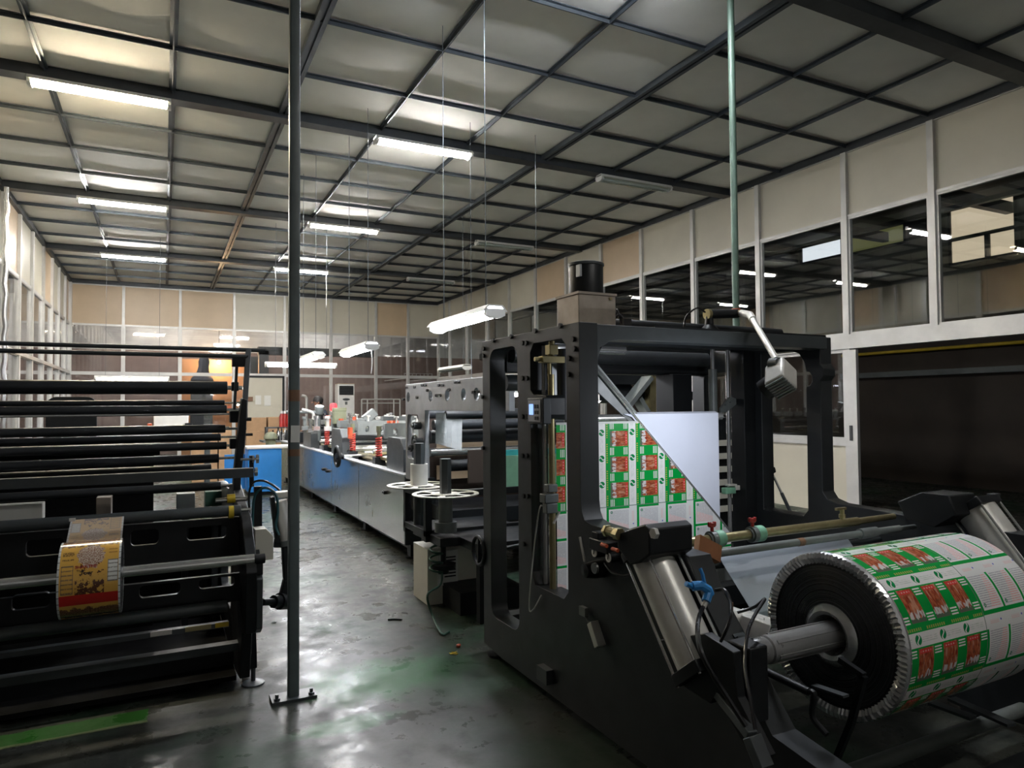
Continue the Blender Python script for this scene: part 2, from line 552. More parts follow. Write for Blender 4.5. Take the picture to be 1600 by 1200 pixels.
def disc(cx, cy, r, n=20):
    return [(cx + r * math.cos(i * 2 * math.pi / n), cy + r * math.sin(i * 2 * math.pi / n)) for i in range(n)]


def curve(pts, n=8):
    """Smooth polyline through points (Catmull-Rom)."""
    P = [Vector(p) for p in pts]; P = [P[0] * 2 - P[1]] + P + [P[-1] * 2 - P[-2]]; out = []
    for i in range(1, len(P) - 2):
        a, b, c, d = P[i - 1:i + 3]
        for k in range(n):
            t = k / n
            out.append(.5 * ((2 * b) + (c - a) * t + (2 * a - 5 * b + 4 * c - d) * t * t + (3 * b - a - 3 * c + d) * t ** 3))
    return out + [P[-2]]


def one(name, mat, fn, parent=None, **k):
    b = MB(); fn(b); return b.build(name, mat, parent, **k)


# ================================================================== ROOM
struct(one('floor', 'floor', lambda b: b.box(-6, 16, YF, 27, -.1, 0), origin=(0, 0, 0)))

b = MB()                                    # ceiling boards, each with a slight sag of its own
NJ0, NJ1 = -11, 12
for i in range(9):
    for j in range(NJ0, NJ1):
        x0, y0 = XL + i * PW, Y0 + j * PL
        sag = random.uniform(.006, .035); tx, ty = random.uniform(.25, .75), random.uniform(.25, .75)
        n = 6; vs = []
        for a in range(n + 1):
            for c in range(n + 1):
                u, w = a / n, c / n
                z = -sag * math.sin(math.pi * u ** (math.log(.5) / math.log(tx))) * math.sin(math.pi * w ** (math.log(.5) / math.log(ty)))
                vs.append((x0 + u * PW, y0 + w * PL, CZ + .02 + z))
        b.add(vs, [(a * (n + 1) + c, a * (n + 1) + c + 1, (a + 1) * (n + 1) + c + 1, (a + 1) * (n + 1) + c) for a in range(n) for c in range(n)])
b.box(XL - .1, XR + .1, YF, YB + .1, CZ + .06, CZ + .12)
struct(b.build('ceiling', 'ceil', origin=(0, 0, CZ)))
ntrim = 0


def trim(b, mat):
    global ntrim
    ntrim += 1; return struct(b.build('trim_%d' % ntrim, mat))


YC0, YC1 = Y0 + NJ0 * PL, YB
for i in range(10):
    x = XL + i * PW; b = MB()
    if i in (0, 9): b.box(x - .06 if i else x, x + .0 if i else x + .06, YC0, YC1, CZ - .09, CZ + .01)
    elif i in (3, 6):                       # main runner: two angles with a lit groove between
        b.box(x - .055, x - .012, YC0, YC1, CZ - .055, CZ + .01).box(x + .012, x + .055, YC0, YC1, CZ - .055, CZ + .01)
        b.box(x - .014, x + .014, YC0, YC1, CZ - .03, CZ + .01)
    else:
        b.box(x - .034, x + .034, YC0, YC1, CZ - .014, CZ - .006).box(x - .006, x + .006, YC0, YC1, CZ - .045, CZ + .01)
    trim(b, 'beam' if i in (0, 9) else 'tee')
for j in range(NJ0, NJ1 + 1):
    y = Y0 + j * PL; b = MB()
    if j % 4 == 0 and j != 12:
        b.box(XL, XR, y - .09, y + .09, CZ - .1, CZ + .012)
    elif j == 12: b.box(XL, XR, y - .06, y - .0, CZ - .1, CZ + .01)
    else:
        b.box(XL, XR, y - .034, y + .034, CZ - .014, CZ - .006).box(XL, XR, y - .006, y + .006, CZ - .045, CZ + .01)
    trim(b, 'beam' if j % 4 == 0 else 'tee')

# ---- partition walls: boards above, glass between aluminium mullions
nwin = 0


def window(o, u, v, w0, w1, h0, h1, pane='glass', fw=.03, d=.05):
    """A glazed bay. u along the wall, v up, from corner o; frame mesh with its pane as child."""
    global nwin
    nwin += 1; b = MB(); n = u.cross(v)
    b.plate([[(w0, h0), (w1, h0), (w1, h1), (w0, h1)], [(w0 + fw, h0 + fw), (w1 - fw, h0 + fw), (w1 - fw, h1 - fw), (w0 + fw, h1 - fw)]], o - n * d / 2, u, v, n * d)
    f = struct(b.build('window_%d' % nwin, 'alu'))
    p = MB(); p.plate([[(w0 + fw * .8, h0 + fw * .8), (w1 - fw * .8, h0 + fw * .8), (w1 - fw * .8, h1 - fw * .8), (w0 + fw * .8, h1 - fw * .8)]], o - n * .003, u, v, n * .006)
    p.build('pane', pane, f); return f


ZU = Vector((0, 0, 1))
# right wall
YM = [YF, -2.2, -.7, .75, 2.2, 3.62, 5.01, 6.19, 7.71, 9.18, 10.62, 11.99, 13.4, 14.85, 16.3, 17.75, 19.2, 20.6, YB]
b = MB()
for k in range(len(YM) - 1):
    y0, y1 = YM[k], YM[k + 1]
    b.mat(1 if k in (10, 12) else 0).box(XR, XR + .02, y0, y1, 4.0, CZ)
    if y0 > 6: b.mat(0).box(XR, XR + .02, y0, y1, 0, .93)
b.mat(2)
for y in YM[1:-1]: b.box(XR - .05, XR + .03, y - .04, y + .04, 2.41, CZ - .08)
for y in YM[7:-1]: b.box(XR - .05, XR + .03, y - .04, y + .04, 0, 2.22)
b.box(XR - .03, XR + .03, YF, YB, 3.985, 4.02).box(XR - .03, XR + .03, YF, YB, 4.86, 4.9)
b.box(XR - .07, XR + .05, YF, YB, 2.22, 2.41)                       # transom beam
b.box(XR - .04, XR + .04, 6.19, YB, .92, .99)
struct(b.build('wall_right', ['cream', 'tan', 'alu'], origin=(XR, 0, 0)))
U = Vector((0, 1, 0))
for k in range(len(YM) - 1):
    window(Vector((XR, 0, 0)), U, ZU, YM[k] + .04, YM[k + 1] - .04, 2.41, 3.985)
    if YM[k] > 6: window(Vector((XR, 0, 0)), U, ZU, YM[k] + .04, YM[k + 1] - .04, .99, 2.22, fw=.045)
# sliding door pushed open beside the doorway
b = MB(); b.plate([[(6.02, .02), (6.2, .02), (6.2, 2.2), (6.02, 2.2)]], (XR - .1, 0, 0), U, ZU, (.05, 0, 0))
dr = struct(b.build('door_1', 'alu'))
b = MB(); b.box(XR - .112, XR - .1, 6.09, 6.13, 1.0, 1.2).build('door_handle', 'rubber', dr)

# back wall
XM = [XL, -1.0, .405, 1.83, 3.25, 4.635, 6.06, 7.13, XR]
b = MB()
for k in range(8):
    b.mat(1 if k in (0, 1, 2, 6) else 0).box(XM[k], XM[k + 1], YB, YB + .02, 3.77, CZ)
b.mat(2)
for x in XM[1:-1]: b.box(x - .035, x + .035, YB - .05, YB + .04, 0, CZ - .1)
b.box(XL, XR, YB - .02, YB + .03, 3.75, 3.79).box(XL, XR, YB - .02, YB + .03, 2.42, 2.48).box(XL, XR, YB - .02, YB + .03, CZ - .13, CZ - .09)
struct(b.build('wall_back', ['cream', 'tan', 'alu'], origin=(0, YB, 0)))
U = Vector((1, 0, 0))
for k in range(8):
    window(Vector((0, YB, 0)), U, ZU, XM[k] + .035, XM[k + 1] - .035, 2.48, 3.75, 'smoke', .015)
    window(Vector((0, YB, 0)), U, ZU, XM[k] + .035, XM[k + 1] - .035, .05, 2.42, 'smoke', .015)

# left wall
YLM = [YF, -2.3, -.9, .5, 1.9, 3.3, 4.7, 6.1, 7.5, 8.9, 10.3, 11.7, 13.0, 14.4, 15.7, 17.05, 18.3, 19.45, 20.6, YB]
b = MB()
for k in range(len(YLM) - 1):
    b.mat((1, 0, 0)[k % 3]).box(XL - .02, XL, YLM[k], YLM[k + 1], 3.77, CZ)
b.mat(2)
for y in YLM[1:-1]: b.box(XL - .03, XL + .05, y - .06, y + .06, 0, CZ - .1)
b.box(XL - .03, XL + .07, YB - .16, YB, 0, CZ - .1)
b.box(XL - .03, XL + .03, YF, YB, 3.74, 3.8).box(XL - .03, XL + .06, YF, YB, 2.42, 2.49)
struct(b.build('wall_left', ['cream', 'tan', 'alu'], origin=(XL, 0, 0)))
U = Vector((0, 1, 0))
for k in range(len(YLM) - 1):
    window(Vector((XL, 0, 0)), U, ZU, YLM[k] + .06, YLM[k + 1] - .06, 2.49, 3.74, 'smoke', .015)
    window(Vector((XL, 0, 0)), U, ZU, YLM[k] + .06, YLM[k + 1] - .06, .05, 2.42, 'smoke', .015)

# what lies beyond the partitions
struct(one('wall_front', 'greywall', lambda b: b.box(-6, 16, YF - .1, YF, 0, CZ + .1)))
b = MB(); b.mat(0).box(12.6, 12.7, YF, 27, 0, 3.0).mat(1).box(12.6, 12.7, YF, 27, 3.0, CZ + .1)
struct(b.build('wall_outer_right', ['darkbrown', 'darkwall']))
b = MB(); b.mat(0).box(-6, 16, 25.0, 25.1, 0, 3.35).mat(1).box(-6, 16, 25.0, 25.1, 3.35, CZ + .1)
struct(b.build('wall_outer_back', ['brown', 'greywall']))
b = MB(); b.mat(0).box(-4.7, -4.6, YF, 27, 0, 3.2).mat(1).box(-4.7, -4.6, YF, 27, 3.2, CZ + .1)
struct(b.build('wall_outer_left', ['brown', 'cream']))
struct(one('ceiling_outer', 'darkwall', lambda b: b.box(XR + .1, 16, YF, 27, CZ, CZ + .1).box(-6, XR + .1, YB + .1, 27, CZ, CZ + .1).box(-6, XL - .1, YF, YB + .1, CZ, CZ + .1)))
# the recess of orange wall behind the back glass, lit by a bare bulb
b = MB(); b.box(.45, 2.5, 24.2, 24.3, 0, 3.05)
struct(b.build('wall_recess', 'orangewall'))
for (x0, x1, mt, nm, lab) in ((.4, .45, 'darkwall', 'l', ''), (2.51, 2.85, 'slate', 'r', '')):
    struct(one('trim_%d' % (90 if nm == 'l' else 91), mt, lambda b: b.box(x0, x1, 23.9, 24.3, 0, 3.15)))

# dark hall on the right: beams and posts seen through the upper glass, a yellow pipe through the doorway
b = MB()
for y in (4.2, 6.4, 8.6, 10.8, 13.0): b.box(8.6, 12.6, y - .06, y + .06, 4.62, 4.8)
for x in (9.7, 11.2): b.box(x - .05, x + .05, YF, 22, 4.55, 4.62)
struct(b.build('trim_92', 'black'))
p0 = atx(1345, 546, 12.5); p1 = atx(1600, 538, 12.5)
tag(one('wall_pipe', 'yellow', lambda b: b.cyl((12.5, 9.6, p0.z - .1), (12.5, -1, p0.z - .1), .03)), 'yellow pipe running along the dark brown wall beyond the doorway', 'pipe')
z = atx(1500, 580, 12.5).z
tag(one('cable_tray', 'slate', lambda b: b.box(12.42, 12.58, -1, 9.6, z - .05, z + .05)), 'dark tray running below the yellow pipe beyond the doorway', 'cable tray')
for (pa, pb, mt, nm, lab) in (((1487, 330), (1588, 392), 'daylit', 'lit_window', 'large cream daylit window behind the rightmost upper glass'),
                              ((1255, 386), (1316, 399), 'daywhite', 'lit_window', 'narrow white daylit window strip behind the upper glass'),
                              ((1332, 368), (1414, 380), 'dayolive', 'lit_window', 'dull olive window strip behind the upper glass beside the lit white one')):
    a = atx(*pa, 12.55); c = atx(*pb, 12.55)  # panels in the hall, brightened by an added glow of their own
    t_ = thing(nm, lab, 'window', (12.58, (a.y + c.y) / 2, min(a.z, c.z) - .1))
    h = {'daylit': .48, 'daywhite': .16, 'dayolive': .16}[mt]
    zc = (a.z + c.z) / 2
    b = MB(); b.box(12.53, 12.56, c.y, a.y, zc - h, zc + h); b.build('window_pane', mt, t_)
    b = MB(); f = .05
    b.plate([[(c.y - f, zc - h - f), (a.y + f, zc - h - f), (a.y + f, zc + h + f), (c.y - f, zc + h + f)],
             [(c.y, zc - h), (a.y, zc - h), (a.y, zc + h), (c.y, zc + h)]], (12.5, 0, 0), (0, 1, 0), (0, 0, 1), (.09, 0, 0))
    if mt == 'daylit': b.box(12.49, 12.53, c.y, a.y, zc - .1, zc - .04).box(12.49, 12.53, c.y + .38, c.y + .46, zc - h, zc - .04)
    b.build('window_frame', 'black', t_)

# ================================================================== LAMPS
def batten(name, label, c, lit, along='x', hood=False, group=None, L=1.3):
    """Fluorescent fitting centred at c (its lower face); tube and diffuser hang under a tray."""
    t = thing(name, label, 'light', c, group)
    ax = Vector((1, 0, 0)) if along == 'x' else Vector((0, 1, 0)); sd = Vector((0, 1, 0)) if along == 'x' else Vector((1, 0, 0))
    c = Vector(c); e0, e1 = c - ax * L / 2, c + ax * L / 2
    w = .1
    b = MB(); b.plate([[(-w, .052), (-w * .6, .1), (w * .6, .1), (w, .052), (w * .9, .05), (w * .52, .088), (-w * .52, .088), (-w * .9, .05)]], e0, sd, ZU, ax * L)
    b.build('tray', 'white', t)
    for e, s in ((e0, 1), (e1, -1)):
        b = MB(); b.plate([[(-w * .8, .07), (w * .8, .07), (w * .8, .02), (w * .4, 0), (-w * .4, 0), (-w * .8, .02)]], e, sd, ZU, ax * s * .035)
        b.build('end_cap', 'white', t)
    if lit:
        b = MB(); b.plate([[(-.04, .075), (.04, .075), (.042, .03), (.024, .008), (-.024, .008), (-.042, .03)]] , e0 + ax * .045, sd, ZU, ax * (L - .09))
        b.build('lit_tube', lit, t)
    else:
        b = MB(); b.cyl(e0 + ax * .04 + ZU * .04, e1 - ax * .04 + ZU * .04, .016); b.build('tube', 'diffuser', t)
        b = MB(); b.plate([[(-w * .9, .065), (-w * .8, .02), (-w * .3, .0), (w * .3, .0), (w * .8, .02), (w * .9, .065), (w * .86, .065), (w * .76, .024), (w * .28, .006), (-w * .28, .006), (-w * .76, .024), (-w * .86, .065)]], e0 + ax * .03, sd, ZU, ax * (L - .06))
        b.build('diffuser', 'glass', t)
    return t


YR = (Y0, Y0 + 4 * PL, Y0 + 8 * PL); ZF = CZ - .2
for (x, nm) in ((-.6, 'left'), (2.97, 'middle')):
    for q, (y, w) in enumerate(zip(YR, ('nearest', 'second', 'farthest'))):
        batten('ceiling_lamp', 'lit tube lamp under the ceiling, %s in the %s row of three' % (w, nm), (x, y - .03, ZF),
               'litwarm' if (nm == 'left' and q == 0) else 'lit', group='lit ceiling tube lamps')
batten('ceiling_lamp', 'lit tube lamp under the ceiling above the film machine, just out of view', (2.97, Y0 - 4 * PL - .03, ZF), 'litdim', group='lit ceiling tube lamps')
batten('ceiling_lamp', 'lit tube lamp under the ceiling behind the camera position', (2.97, Y0 - 8 * PL - .03, ZF), 'litback', group='lit ceiling tube lamps')  # unseen lamp added to brighten the front of the printed roll
for y, w in zip(YR, ('nearest', 'second', 'farthest')):
    batten('ceiling_lamp', 'unlit tube lamp under the ceiling by the right wall, %s of three' % w, (6.3, y - .03, ZF), None, group='unlit ceiling tube lamps')


def hang(lab, c, lit, along, L=1.25, hood=True):
    t = batten('hanging_lamp', lab, c, lit, along, hood, 'hanging tube lamps', L)
    ax = Vector((1, 0, 0)) if along == 'x' else Vector((0, 1, 0))
    for s in (-1, 1):
        p = Vector(c) + ax * s * L * .36 + ZU * .1
        one('suspension_wire', 'tee', lambda b: b.tube([p, p + ZU * .02 + ax * .0, Vector((p.x, p.y, CZ - .02))], .0035, 5), t)
    return t


for (px, py, yy, along, lab) in ((0, 4.55, 23.0, 'x', 'lit tube lamp beyond the back partition, behind its tan boards at the left'), (4.6, 4.55, 23.0, 'x', 'lit tube lamp beyond the back partition, behind its cream boards at the right')):
    p = V(px, yy, py); t = batten('corridor_lamp', lab, p, 'lit', along, True, 'tube lamps beyond the glass')  # added out of sight to brighten the back corridor
    for s in (-.5, .5): one('suspension_wire', 'tee', lambda b: b.tube([p + V(s, 0, .1), V(p.x + s, p.y, CZ)], .0035, 5), t)
p = V(-3.4, 15.5, 4.5); t = batten('corridor_lamp', 'lit tube lamp beyond the left glass partition', p, 'lit', 'y', True, 'tube lamps beyond the glass')  # added out of sight to brighten the left corridor
for s in (-.5, .5): one('suspension_wire', 'tee', lambda b: b.tube([p + V(0, s, .1), V(p.x, p.y + s, CZ)], .0035, 5), t)
hang('bright double tube lamp hanging by wires beside the dark frame top', (2.23, 5.3, 2.16), 'litcool', 'y', 1.25)
hang('bright tube lamp hanging over the air conditioner end of the long machine', (2.08, 8.2, 2.13), 'litcool', 'y', 1.25)
hang('long lit tube lamp hanging crosswise behind the left steel pole', (2.32, 13.4, 2.24), 'litcool', 'x', 1.3)
hang('lit tube lamp hanging lengthwise just behind the left steel pole', (1.82, 9.9, 2.13), 'litcool', 'y', 1.3)
hang('lit tube lamp hanging just above the top roller of the left machine', (-.55, 15.6, 2.04), 'litcool', 'x', 1.3)
hang('unlit tube lamp hanging near the back right corner', (4.77, 11.8, 2.13), None, 'y', 1.25)
hang('lit tube lamp low behind the pale grey machine frame', (3.75, 7.6, 1.6), 'lit', 'x', 1.25)
# pull cords, tied to the end of their lamps
for (c0, px, py1, lab) in (((2.08, 7.62, 2.14), 543, 583, 'white pull cord below the hanging lamp near the air conditioner'),
                           ((2.36, YR[2] - .03, ZF), 432, 458, 'white pull cord below the far ceiling lamp left of the pole'),
                           ((3.56, YR[2] - .03, ZF), 502, 480, 'white pull cord below the far ceiling lamp right of the pole')):
    a = Vector(c0); c = Vector((a.x, a.y, aty(px, py1, a.y).z))
    tag(one('pull_cord', 'white', lambda b: b.tube(curve([a + ZU * .02, (a + c) / 2 + V(.012, 0, 0), c], 4), .006, 6)), lab, 'cord')
# bulb in the recess
p = aty(342, 566, 23.85)
t = thing('bare_bulb', 'bare glowing bulb in front of the orange wall behind the back glass', 'bulb', p)
one('bulb', 'bulb', lambda b: b.sphere(p, .05), t)
one('lamp_cord', 'rubber', lambda b: b.tube([p + ZU * .05, V(p.x, p.y, CZ)], .008, 6), t)


# ================================================================== POLES
def pole(lab, x, y, mat, r, square, base):
    t = thing('steel_pole', lab, 'pole', (x, y, 0))
    b = MB()
    if square: b.plate([rrect(-r, r, -r, r, r * .3, 3)], (x, y, .012), (1, 0, 0), (0, 1, 0), (0, 0, CZ - .03))
    else: b.cyl((x, y, .012), (x, y, CZ - .01), r, 18)
    b.build('post', mat, t)
    if base:
        b = MB(); b.box(x - .11, x + .11, y - .06, y + .06, 0, .014); b.build('base_plate', 'slate', t)
        for sx in (-1, 1):
            b = MB(); b.cyl((x + sx * .085, y - .035, .014), (x + sx * .085, y - .035, .045), .009, 8).cyl((x + sx * .085, y - .035, .014), (x + sx * .085, y - .035, .026), .016, 6); b.build('anchor_bolt', 'slate', t)
    else: one('base_plate', 'slate', lambda b: b.cbox((x, y, .007), .2, .2, .014), t)
    return t


p1 = pole('dark steel pole standing in the aisle in front of the left machine', .608, 3.733, 'pole', .027, True, True)
for (y0, y1) in ((609, 627), (702, 713)):
    a, c = aty(460, y0, 3.7), aty(460, y1, 3.7)
    one('tape_band', 'tape', lambda b: b.plate([rrect(-.028, .028, -.028, .028, .01, 3)], (.608, 3.733, c.z), (1, 0, 0), (0, 1, 0), (0, 0, a.z - c.z)), p1)
a = aty(455.5, 665, 3.7); c = aty(469, 691, 3.7)
tag(one('paper_note', 'paper', lambda b: b.bar((.61, 3.7035, c.z), (.612, 3.7035, a.z), .046, .002, (0, 1, 0))), 'small white paper note stuck on the left dark pole', 'paper')
p2 = pole('green painted steel pole rising behind the film machine', 4.09, 4.1, 'green', .027, False, False)

# ================================================================== FILM MACHINE (right)
fm = thing('film_unwinding_machine', 'tall dark framed film machine on the right with a roll in its arms', 'machine', (2.65, 2.6, 0))
X0, X1, XI = 1.74, 3.45, 1.845
YU = Vector((0, 1, 0)); XU = Vector((1, 0, 0))


def arm(y0, y1, n=6):
    return [(y0, y1)]


# left side plate: tower with two openings, arm running towards the camera
corner = [(2.74 - .11 + .11 * math.cos(a), 1.05 - .1 + .0 + .1 * math.sin(a)) for a in ()]
outer = [(3.84, .07), (3.84, 1.89), (2.74, 1.89), (2.74, 1.05), (2.732, 1.0), (2.71, .965), (2.66, .955), (2.0, .935), (1.93, .8), (1.62, .44), (1.2, .38), (1.2, .05), (3.6, .05)]
holeA = rrect(3.375, 3.735, .26, 1.83, .07)
B0, B1 = 2.86, 3.225
holeB = [(B1, .62), (B1, 1.40), (3.19, 1.425), (3.06, 1.43), (3.045, 1.45), (3.045, 1.535), (3.06, 1.55), (3.19, 1.555), (B1, 1.58), (B1, 1.78), (3.19, 1.825), (2.9, 1.825), (B0, 1.79), (B0, .6), (2.9, .56), (3.19, .56)]
b = MB(); b.plate([outer, holeA, holeB], (X0, 0, 0), YU, ZU, (XI - X0, 0, 0))
b.build('side_plate', 'plate', fm, bevel=.004)
# right side plate
outerR = [(3.9, .05), (3.9, 1.89), (2.80, 1.89), (2.80, 1.73), (2.775, 1.70), (2.775, 1.66), (2.80, 1.63), (2.80, .98), (2.77, .94), (2.7, .92), (1.7, .9), (1.5, .5), (1.2, .4), (1.2, .05)]
hole1 = [(3.25, .82), (3.25, 1.82), (3.0, 1.82), (2.95, 1.80), (2.915, 1.75), (2.9, 1.69), (2.875, 1.685), (2.86, 1.66), (2.86, 1.63), (2.875, 1.605), (2.9, 1.6), (2.905, .86), (2.94, .82)]
hole2 = rrect(3.45, 3.78, .3, 1.72, .06)
b = MB(); b.plate([outerR, hole1, hole2], (X1, 0, 0), YU, ZU, (.1, 0, 0))
b.build('side_plate', 'plate', fm, bevel=.004)
# bolt pairs on the left plate
for (px, py) in ((772, 532), (800, 526), (838, 517), (877, 509), (757, 545), (757, 556), (755, 620), (756, 700), (818, 536), (824, 536), (818, 591), (825, 591), (818, 651), (825, 651), (818, 712), (825, 712), (897, 530), (899, 545), (891, 560), (890, 585), (820, 775), (826, 775), (820, 850)):
    p = atx(px, py, X0)
    one('bolt', 'black', lambda b: b.cyl(p + V(.002, 0, 0), p - V(.012, 0, 0), .013, 8), fm)
one('top_beam', 'slate', lambda b: b.plate([[(XI, 1.76), (XI, 1.885), (X1, 1.885), (X1, 1.815), (1.97, 1.815), (1.92, 1.805), (1.88, 1.78), (1.862, 1.75), (XI, 1.71)]], (0, 2.75, 0), XU, ZU, (0, .12, 0)), fm, bevel=.003)
one('top_deck', 'black', lambda b: b.box(XI, X1, 2.87, 3.5, 1.855, 1.875).box(2.2, 3.45, 2.755, 2.87, 1.885, 1.895), fm)
one('rear_beam', 'black', lambda b: b.box(XI, X1, 3.72, 3.84, 1.70, 1.88), fm, bevel=.003)
for q in ((3.1, 3.2, .3, .42), (3.7, 3.8, .1, .25), (1.35, 1.45, .12, .22)): one('cross_beam', 'black', lambda b: b.box(XI, X1, *q), fm)
one('inner_post', 'black', lambda b: b.box(3.02, 3.18, 3.6, 3.78, .1, 1.7), fm, bevel=.003)
one('inner_post', 'black', lambda b: b.box(3.35, 3.45, 3.3, 3.42, .1, 1.86), fm, bevel=.003)
one('deck_roller', 'black', lambda b: b.cyl((2.1, 3.05, 1.93), (3.4, 3.05, 1.93), .032, 20), fm)
# upper rollers inside the frame
for (px, py, yy, r, mt, x0, x1) in ((1000, 548, 3.5, .03, 'chrome', 1.9, 2.55), (1000, 560, 3.7, .05, 'rubber', 1.87, 3.4), (1000, 578, 3.78, .035, 'rubber', 1.87, 3.0), (990, 600, 3.8, .05, 'slate', 1.87, 2.6), (1030, 532, 3.2, .04, 'rubber', 1.87, 3.44)):
    p = aty(px, py, yy)
    one('guide_roller', mt, lambda b: b.cyl((x0, yy, p.z), (x1, yy, p.z), r, 20), fm)
# clamp block, guide columns and threaded rods in the left opening
for (px, y0, y1, yy, r, mt) in ((849, 540, 1035, 3.19, .011, 'dullsteel'), (861, 585, 1060, 3.09, .017, 'brass'), (879, 545, 655, 3.1, .032, 'rubber'), (858, 545, 600, 3.12, .01, 'brass')):
    a, c = aty(px, y0, yy), aty(px + (y1 - y0) * .004, y1, yy)
    one('guide_column', mt, lambda b: b.cyl((a.x, yy, c.z), (a.x, yy, a.z), r, 14), fm)
p = aty(862, 562, 3.05); one('clamp_block', 'brass', lambda b: b.cbox(p, .13, .05, .035).cbox(p + V(.0, 0, .05), .05, .05, .05).cyl(p + V(.0, 0, .02), p + V(0, 0, .11), .016).cyl(p + V(-.1, 0, .0), p + V(.0, 0, 0), .012), fm, bevel=.003)
p = aty(858, 778, 3.07); one('column_slide', 'slatelight', lambda b: b.cbox(p, .08, .06, .045).cbox(p + V(.01, 0, .05), .055, .05, .04).cbox(p + V(0, -.01, -.05), .065, .045, .05), fm, bevel=.004)
a, c = aty(874, 800, 3.0), aty(865, 818, 3.0); one('clamp_lever', 'castalu', lambda b: b.tube([a, c], .006), fm)
p = aty(862, 1045, 3.06); one('column_foot', 'slate', lambda b: b.cbox(p + V(0, 0, -.02), .12, .1, .07).cyl(p + V(.02, -.05, -.03), p + V(.06, -.16, -.04), .018), fm)
a, c = aty(836, 1020, 3.05), atx(848, 790, 1.72)
one('air_tube', 'castalu', lambda b: b.tube(curve([c, c + V(-.02, 0, -.02), atx(834, 860, 1.72), atx(827, 945, 1.72), atx(833, 953, 1.72), atx(846, 930, 1.73)], 6), .004, 6), fm)
# vertical chrome rods on the right
for (px, y0, y1, yy, r, mt) in ((1113, 538, 580, 3.4, .013, 'dullsteel'), (1113.5, 577, 655, 3.4, .027, 'slatelight'), (1136, 538, 832, 3.4, .0125, 'dullsteel')):
    a, c = aty(px, y0, yy), aty(px, y1, yy)
    one('guide_column', mt, lambda b: b.cyl((a.x, yy, c.z), (a.x, yy, a.z), r, 16), fm)
p = aty(1138, 630, 3.37); one('column_bracket', 'slatelight', lambda b: b.plate([[(-.06, -.03), (.02, .04), (.07, .03), (.075, -.005), (-.02, -.06), (-.06, -.06)], disc(-.025, -.01, .008, 8), disc(.015, .008, .008, 8)], p, XU, ZU, (0, .02, 0)), fm)
p = aty(1144, 766, 3.37); one('column_bracket', 'mintgreen', lambda b: b.cbox(p + V(-.03, 0, 0), .09, .04, .04), fm, bevel=.004)
one('column_bracket', 'castalu', lambda b: b.cbox(p + V(.04, .01, .015), .06, .06, .03).cbox(p + V(.08, 0, -.01), .05, .04, .04).cbox(p + V(-.01, 0, .035), .07, .04, .012), fm, bevel=.003)
# controller
p = atx(841, 642, X0 - .02)
ct = MB(); ct.cbox((X0 - .015, p.y, p.z), .05, .17, .135); ct = ct.build('controller', 'slate', fm, bevel=.006)
one('face_plate', 'greyplate', lambda b: b.box(X0 - .044, X0 - .04, p.y - .065, p.y + .065, p.z - .055, p.z + .055), ct)
one('screen', 'screen', lambda b: b.box(X0 - .047, X0 - .044, p.y + .01, p.y + .05, p.z - .02, p.z + .035), ct)
for dy in (-.012, -.035):
    for dz in (-.038, -.008, .022):
        one('key', 'slate', lambda b: b.box(X0 - .048, X0 - .044, p.y + dy - .008, p.y + dy + .006, p.z + dz - .008, p.z + dz + .01), ct)

# ---- the 45 degree former and the film on it (plane y = 3.1)
YP = 3.1
df = lambda z: 2.30 + (1.455 - z)                     # x of the fold at height z
pl = MB(); pl.plate([[(1.90, 1.83), (1.985, 1.83), (2.40, 1.405), (2.30, 1.405), (1.90, 1.72)]], (0, YP + .012, 0), XU, ZU, (0, .012, 0))
pl.build('former_plate', 'slatelight', fm)
one('former_edge', 'chrome', lambda b: b.tube([V(1.965, YP + .003, 1.80), V(df(.71), YP + .003, .71)], .008, 8), fm)
one('former_edge', 'chrome', lambda b: b.tube([V(1.99, YP + .012, 1.80), V(2.37, YP + .012, 1.42)], .005, 8), fm)
one('former_plate', 'greyplate', lambda b: b.box(1.86, 2.03, YP + .1, YP + .12, 1.42, 1.75), fm)


def sheet(name, quads, mat, lab, cat, parent=None, both=None):
    """Thin film: list of (verts, uvs) quads, given 1 mm of thickness."""
    b = MB()
    for vs, uv in quads: b.add(vs, [tuple(range(len(vs)))], [uv])
    o = b.build(name, mat, parent, weld=True)
    s = o.modifiers.new('thickness', 'SOLIDIFY'); s.thickness = .0012; s.offset = 0; s.use_rim = False
    return tag(o, lab, cat) if lab else o


# printed half: lies left of the fold, hangs down to z = .54; print columns run across (v) and rows down (u)
ZT, ZB, XA = 1.408, .535, 1.822
VX = 2.105 - .024 - .2013 * 2
pv = lambda x, z: (1.0 * (ZT - z) + .0, (x - VX))
N = 14; quads = []
for i in range(N):
    z0, z1 = ZT + (ZB - ZT) * i / N, ZT + (ZB - ZT) * (i + 1) / N
    q = [(XA, z0), (min(df(z0), 3.02), z0), (min(df(z1), 3.02), z1), (XA, z1)]
    quads.append(([V(x, YP, z) for x, z in q], [pv(x, z) for x, z in q]))
sheet('printed_film_web', quads, 'seafood', 'printed film sheet with red seafood pictures on green hanging from the slanted folding plate', 'film')
